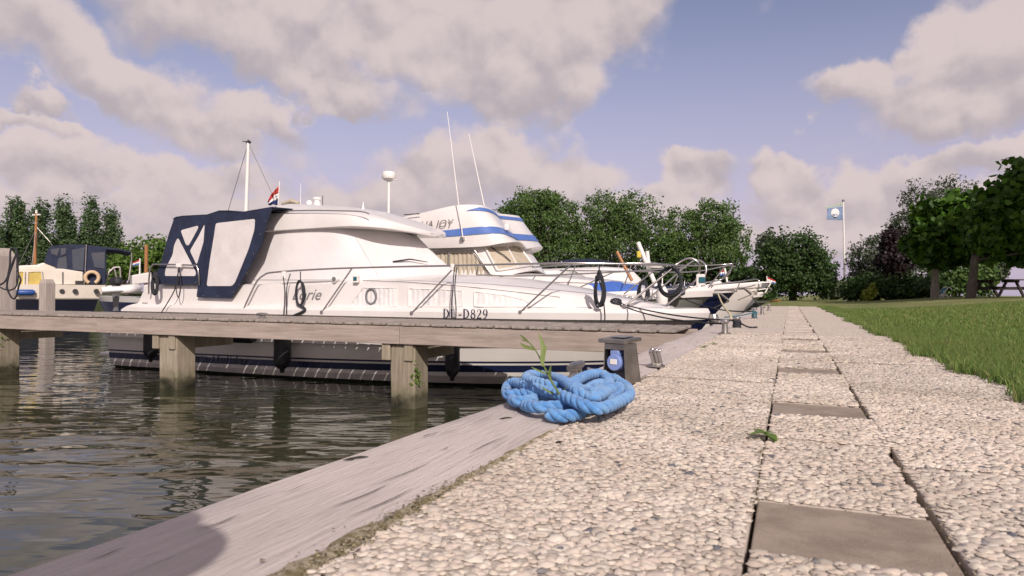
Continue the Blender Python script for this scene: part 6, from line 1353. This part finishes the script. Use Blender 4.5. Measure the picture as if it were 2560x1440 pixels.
D4 = 44; g = on_z(1990, 752, 0.0); d4 = D4
tree('broadleaf_tree', tuple(at_d(1990, 750, d4)), [blob(1985, 630, 78, 62, d4), blob(1945, 665, 62, 62, d4), blob(2030, 670, 60, 68, d4), blob(1980, 700, 100, 46, d4), blob(2060, 700, 34, 50, d4)], 16000, .17, 'dark', 'dense dark green rounded tree reaching the ground beside the flagpole', stems=3, tr=.10, nclump=130, clump=.10)
g = at_d(1920, 745, 70); tree('willow_tree', (g.x, g.y, 0), [blob(1918, 615, 26, 42, 70), blob(1935, 640, 30, 40, 70)], 1500, .4, 'grey', 'pale feathery tree behind the dense rounded tree', tr=.12)
for u, v, ru, rv, lb in ((2075, 725, 40, 26, 'low grey-green shrub left of the flagpole'), (2140, 722, 40, 28, 'low grey-green shrub right of the flagpole'), (1905, 735, 30, 14, 'low green shrub by the path end')):
    g = at_d(u, 748, 52); tree('shrub', tuple(g), [blob(u, v, ru, rv, 52), blob(u + 15, v + 6, ru * .7, rv * .8, 52)], 1400, .26, 'grey' if u > 2000 else 'green', lb, cat='shrub', tr=.04)
# right-hand garden trees
def rt(name, u, d, bl, n, size, leaf, lb, tr=.14, **kw):
    g = at_d(u, 748, d); z = gz(g.x, g.y); return tree(name, (g.x, g.y, z), bl, n, size, leaf, lb, tr=tr, **kw)
rt('willow_tree', 2190, 36, [blob(2195, 640, 62, 62, 36), blob(2160, 665, 40, 48, 36), blob(2220, 690, 66, 40, 36), blob(2150, 690, 34, 30, 36)], 5200, .20, 'grey', 'grey-green willow-like tree beside the dark purple tree', elong=3.0, clump=.16)
rt('plum_tree', 2236, 33, [blob(2234, 612, 34, 42, 33), blob(2240, 650, 48, 42, 33), blob(2264, 622, 30, 44, 33)], 5200, .17, 'purple', 'dark purple-leaved tree between the grey-green trees', clump=.16)
rt('willow_tree', 2330, 38, [blob(2335, 505, 72, 70, 38), blob(2285, 570, 62, 66, 38), blob(2390, 520, 60, 66, 38), blob(2300, 640, 60, 50, 38)], 9500, .20, 'grey', 'tall grey-green tree showing above the catalpas', elong=3.0, clump=.15)
rt('catalpa_tree', 2337, 28, [blob(2345, 560, 64, 74, 28), blob(2400, 545, 68, 76, 28), blob(2306, 615, 44, 50, 28), blob(2400, 620, 66, 50, 28), blob(2350, 635, 50, 40, 28)], 6500, .25, 'catalpa', 'globe catalpa with large bright green leaves on a pale slim trunk', tr=.13, bark='bark_pale', shape='heart', nclump=60, clump=.15, fork=.6)
rt('catalpa_tree', 2427, 24, [blob(2515, 540, 84, 92, 24), blob(2575, 480, 100, 86, 24), blob(2470, 590, 64, 66, 24), blob(2570, 605, 96, 62, 24), blob(2660, 540, 90, 110, 24)], 8500, .25, 'catalpa', 'larger globe catalpa with big dark leaves beside the picnic table', tr=.13, bark='bark', shape='heart', nclump=70, clump=.14, fork=.55)  # trunk's shade is put into its colour: darker bark than the slim catalpa
for (u, v, ru, rv, d, leaf, lb) in ((2140, 722, 34, 26, 34, 'dark', 'dark shrub at the end of the garden hedge'), (2215, 715, 62, 36, 33, 'dark', 'dark green shrub behind the golden bush'), (2300, 715, 62, 38, 32, 'dark', 'dark shrub left of the slim catalpa trunk'), (2385, 695, 60, 48, 33, 'green', 'leafy green shrub between the two catalpa trunks'), (2455, 690, 34, 52, 34, 'green', 'upright green shrub beside the picnic table'), (2485, 670, 30, 34, 36, 'grey', 'pale loose shrub above the picnic table')):
    g = at_d(u, 748, d); tree('shrub', (g.x, g.y, gz(g.x, g.y)), [blob(u, v, ru, rv, d), blob(u - ru * .4, v + 10, ru * .6, rv * .7, d), blob(u + ru * .45, v + 8, ru * .6, rv * .7, d)], 2600, .17, leaf, lb, cat='shrub', tr=.05)
g = at_d(2175, 750, 31); tree('golden_bush', (g.x, g.y, gz(g.x, g.y)), [blob(2168, 738, 14, 14, 31), blob(2180, 727, 10, 18, 31)], 800, .12, 'gold', 'small golden-yellow bush in front of the dark hedge', cat='bush', tr=.02)

# two added trees out of view, put there to shade the catalpas
for ax_, ay_, lb in ((11.0, 23.2, 'added broad tree out of view shading the larger catalpa'), (12.8, 25.2, 'second added shade tree out of view close to the first one')): tree('added_shade_tree', (ax_, ay_, gz(ax_, ay_)), [(Vector((ax_, ay_, 6.6)), (2.3, 2.3, 2.0)), (Vector((ax_ + 1.2, ay_ - .4, 5.4)), (2.0, 2.2, 1.8)), (Vector((ax_ + .2, ay_ + .6, 4.6)), (1.9, 2.0, 1.5)), (Vector((ax_, ay_ + .6, 8.0)), (1.9, 1.9, 1.6))], 9000, .30, 'green', lb, tr=.2, fork=.4)

# ------------------------------------------------------------------ flagpole
fd = 43.0; fb0 = at_d(2113, 752, fd); ft = at_d(2108, 503, fd)
fp = thing('flagpole', tuple(fb0), 'tall white flagpole with blue flag bearing a white disc on the lawn', 'flagpole')
mb = MB(); mb.tube([fb0 - Vector((0, 0, .1)), ft], [.075, .045], 12); mb.build('pole', M['white_plastic'], fp, smooth_=60)
mb = MB(); mb.lathe(ft, [(0, -.02), (.07, -.02), (.09, .03), (.05, .10), (0, .11)], 12); mb.build('finial', M['grey_plastic'], fp, smooth_=50)
M['flag_blue'] = mat('flag_blue', (0.24, 0.33, 0.50), .8); M['flag_green'] = mat('flag_pale_green', (0.42, 0.52, 0.40), .8)
d_ = (at_d(2066, 530, fd) - at_d(2106, 530, fd)); n_ = 12; rows = []
for i in range(n_ + 1):
    t = i / n_; a = at_d(2106 - 38 * t, 516 + 5 * t, fd); b = at_d(2107 - 40 * t, 550 - 1 * t, fd); wv = FWD * .05 * math.sin(t * 6.0); rows.append([a.lerp(b, j / 10) + wv + FWD * .02 * math.sin(j * .7) for j in range(11)])
fl = flag('flag', rows, [M['flag_blue']], fp)
mb = MB(); c = rows[6][5]; cen_ = at_d(2086, 532, fd) - FWD * .11
mb.add([cen_ + _r0 * .24 * math.cos(2 * math.pi * i / 28) + Vector((0, 0, .265 * math.sin(2 * math.pi * i / 28))) - FWD * .04 * math.cos(2 * math.pi * i / 28) for i in range(28)], [tuple(range(28))]); mb.build('flag_disc', M['white_cloth'], fl)
for zz in (-.10, -.16): mb = MB(); mb.tube([cen_ - FWD * .02 + _r0 * (-.17 + .34 * k / 10) + Vector((0, 0, zz + .02 * math.sin(k * 1.2))) for k in range(11)], .014, 5); mb.build('flag_wave', M['flag_blue'], fl)
rows = [[at_d(2106 - 45 * t, 507 + 12 * t, fd).lerp(at_d(2106 - 45 * t, 513 + 9 * t, fd), j / 3) + FWD * .05 * math.sin(t * 5) for j in range(4)] for t in np.linspace(0, 1, 9)]
flag('pennant', rows, [M['flag_green']], fp)

# ------------------------------------------------------------------ picnic table
pd = 30.0; pt0 = at_d(2497, 742, pd); tz = gz(pt0.x, pt0.y); pt0 = Vector((pt0.x, pt0.y, tz))
pk = thing('picnic_table', tuple(pt0), 'dark wooden picnic table with attached benches under the big catalpa', 'picnic table'); A1 = R(34); cx_ = Vector((math.cos(A1), math.sin(A1), 0)); cy_ = Vector((-math.sin(A1), math.cos(A1), 0)); rotT = Matrix((cx_, cy_, Vector((0, 0, 1)))).transposed()
def q_(x, y, z): return pt0 + cx_ * x + cy_ * y + Vector((0, 0, z))
for k in range(6): mb = MB(); mb.box(q_(-.40 + k * .16, 0, .76), (.145, 1.9, .045), rot=rotT); mb.build('table_plank', M['post_dark'], pk)
for s_ in (-1, 1):
    for k in (0, 1): mb = MB(); mb.box(q_(s_ * (.72 + k * .15), 0, .44), (.135, 1.9, .045), rot=rotT); mb.build('bench_plank', M['post_dark'], pk)
for y_ in (-.62, .62):
    for s_ in (-1, 1): mb = MB(); mb.prism([q_(s_ * .16, y_, .735), q_(s_ * .28, y_, .735), q_(s_ * .74, y_, 0), q_(s_ * .62, y_, 0)], cy_ * .06); mb.build('leg', M['post_dark'], pk)
    mb = MB(); mb.box(q_(0, y_ + .065, .38), (1.72, .05, .10), rot=rotT); mb.build('cross_beam', M['post_dark'], pk); mb = MB(); mb.box(q_(0, y_ + .065, .69), (.9, .05, .09), rot=rotT); mb.build('top_batten', M['post_dark'], pk)
# folding chair left by the tree
cd = 29.0; c0 = at_d(2352, 746, cd); c0 = Vector((c0.x, c0.y, gz(c0.x, c0.y))); fc = thing('folding_chair', tuple(c0), 'pale folding garden chair leaning by the slim catalpa trunk', 'chair')
for a, b in (((-.15, .0), (.22, .46)), ((.25, .0), (.02, .30)), ((.22, .46), (.32, .42)), ((-.1, .12), (.18, .12))):
    for s_ in (-.16, .16): mb = MB(); mb.tube([c0 + _r0 * a[0] + _f0 * s_ + Vector((0, 0, a[1])), c0 + _r0 * b[0] + _f0 * s_ + Vector((0, 0, b[1]))], .02, 6); mb.build('frame_tube', M['white_plastic'], fc)
mb = MB(); mb.prism([c0 + _r0 * .02 - _f0 * .16 + Vector((0, 0, .2)), c0 + _r0 * .18 - _f0 * .16 + Vector((0, 0, .42)), c0 + _r0 * .18 + _f0 * .16 + Vector((0, 0, .42)), c0 + _r0 * .02 + _f0 * .16 + Vector((0, 0, .2))], (0, 0, .02)); mb.build('seat', M['rope_teal'], fc)
# ------------------------------------------------------------------ the photographer crouching behind the camera (casts the round shadow on the beam)
M['skin'] = mat('skin', (0.52, 0.32, 0.23), .55); M['jacket'] = mat('dark_jacket', (0.03, 0.035, 0.05), .85, col2=(.04, .045, .06), scale=20); M['jeans'] = mat('jeans', (0.04, 0.06, 0.12), .85); M['hair'] = mat('brown_hair', (0.05, 0.03, 0.018), .7)
sh_c = on_z(225, 1428, 0.0); HH_ = 0.98; hd = sh_c + sun_dir * (HH_ / sun_dir.z); hd.z = HH_
per = thing('person', (hd.x - .05, hd.y - .25, 0), 'person in dark jacket crouching on the path to take the photograph', 'person')
def skinned(name, verts, edges, radii, root, m, parent, sub=2):
    me = bpy.data.meshes.new(name); b = base_of(parent); me.from_pydata([Vector(v) - b for v in verts], edges, []); me.materials.append(m)
    o = bpy.data.objects.new(name, me); link(o); o.parent = parent; md = o.modifiers.new('skin', 'SKIN'); md.use_smooth_shade = True
    for i, sv in enumerate(me.skin_vertices[0].data): r_ = radii[i]; sv.radius = (r_, r_) if not isinstance(r_, tuple) else r_; sv.use_root = i == root
    s2 = o.modifiers.new('sub', 'SUBSURF'); s2.levels = sub; s2.render_levels = sub; return o
fw = Vector((.25, .97, 0)).normalized(); rt_ = Vector((fw.y, -fw.x, 0)); H0 = Vector((hd.x, hd.y, 0))
def b_(f, r_, z): return H0 + fw * f + rt_ * r_ + Vector((0, 0, z))
vs = [b_(-.34, 0, .24), b_(-.30, 0, .40), b_(-.20, 0, .58), b_(-.10, 0, .74), b_(-.05, 0, .84), b_(0, 0, .96),
      b_(-.10, .17, .74), b_(.02, .26, .56), b_(.22, .20, .46), b_(.30, .14, .44), b_(-.10, -.17, .74), b_(.02, -.24, .56), b_(.22, -.08, .46), b_(.30, .02, .44),
      b_(-.30, .11, .22), b_(.02, .22, .44), b_(-.06, .20, .10), b_(.10, .22, .04), b_(-.30, -.11, .22), b_(.0, -.22, .40), b_(-.10, -.20, .10), b_(.06, -.22, .04)]
ed = [(0, 1), (1, 2), (2, 3), (3, 4), (4, 5), (3, 6), (6, 7), (7, 8), (8, 9), (3, 10), (10, 11), (11, 12), (12, 13), (0, 14), (14, 15), (15, 16), (16, 17), (0, 18), (18, 19), (19, 20), (20, 21)]
ra = [.14, .14, .15, .14, .065, .06, .075, .055, .042, .036, .075, .055, .042, .036, .10, .075, .05, .045, .10, .075, .05, .045]
skinned('body', vs, ed, ra, 0, M['jacket'], per)
hc = b_(.02, 0, 1.0); mb = MB(); mb.lathe(hc, [(0, -.125), (.05, -.12), (.075, -.085), (.085, -.03), (.09, .02), (.085, .07), (.06, .105), (0, .12)], 18); 
mb.lathe(hc + fw * .095 + Vector((0, 0, -.02)), [(0, -.03), (.015, -.028), (.012, .0), (0, .03)], 8)
for s_ in (-1, 1): mb.lathe(hc + rt_ * .09 * s_ + Vector((0, 0, -.01)), [(0, -.03), (.015, -.015), (.015, .02), (0, .03)], 8)
mb.build('head', M['skin'], per, smooth_=60); mb = MB(); mb.lathe(hc - fw * .012 + Vector((0, 0, .012)), [(.097, -.06), (.105, -.02), (.104, .04), (.09, .085), (.055, .12), (0, .13)], 18); mb.build('hair', M['hair'], per, smooth_=60); mb = MB(); mb.lathe(hc - fw * .01 + Vector((0, 0, .05)), [(0, .10), (.07, .095), (.10, .06), (.108, 0), (.165, -.035), (.163, -.042), (.10, -.012), (0, .06)], 22); mb.build('sun_hat', M['jacket'], per, smooth_=50)
for side, base_ in ((1, b_(.30, .14, .44)), (-1, b_(.30, .02, .44))):
    mb = MB(); pal = base_ + fw * .05; mb.loft([[pal + fw * a - rt_ * 0 + rt_ * side * .035 * c1 + Vector((0, 0, .014 * s1)) for c1, s1 in ((-1, -1), (1, -1), (1, 1), (-1, 1))] for a in (-.06, 0, .04)])
    for k in range(4): st_ = pal + fw * .035 + rt_ * side * (-.028 + .018 * k); mb.tube(spline([st_, st_ + fw * .035 + Vector((0, 0, -.006)), st_ + fw * .055 + Vector((0, 0, -.028)), st_ + fw * .045 + Vector((0, 0, -.048))], 3), .0085, 6)
    tb = pal - rt_ * side * .03 - fw * .02; mb.tube(spline([tb, tb - rt_ * side * .025 + fw * .02, tb - rt_ * side * .025 + fw * .05], 3), .010, 6); mb.build('hand', M['skin'], per, smooth_=60)
for s_, f_ in ((.22, .10), (-.22, .06)): mb = MB(); c = b_(f_, s_, .04); mb.loft([[c + fw * (a * .5) + rt_ * w_ * q1 + Vector((0, 0, z)) for q1, z in ((-1, -.04), (1, -.04), (.8, h), (-.8, h))] for a, w_, h in ((-.24, .035, .05), (-.05, .045, .05), (.2, .045, .0), (.28, .03, -.015))]); mb.build('shoe', M['black'], per, smooth_=50, bevel=.01)
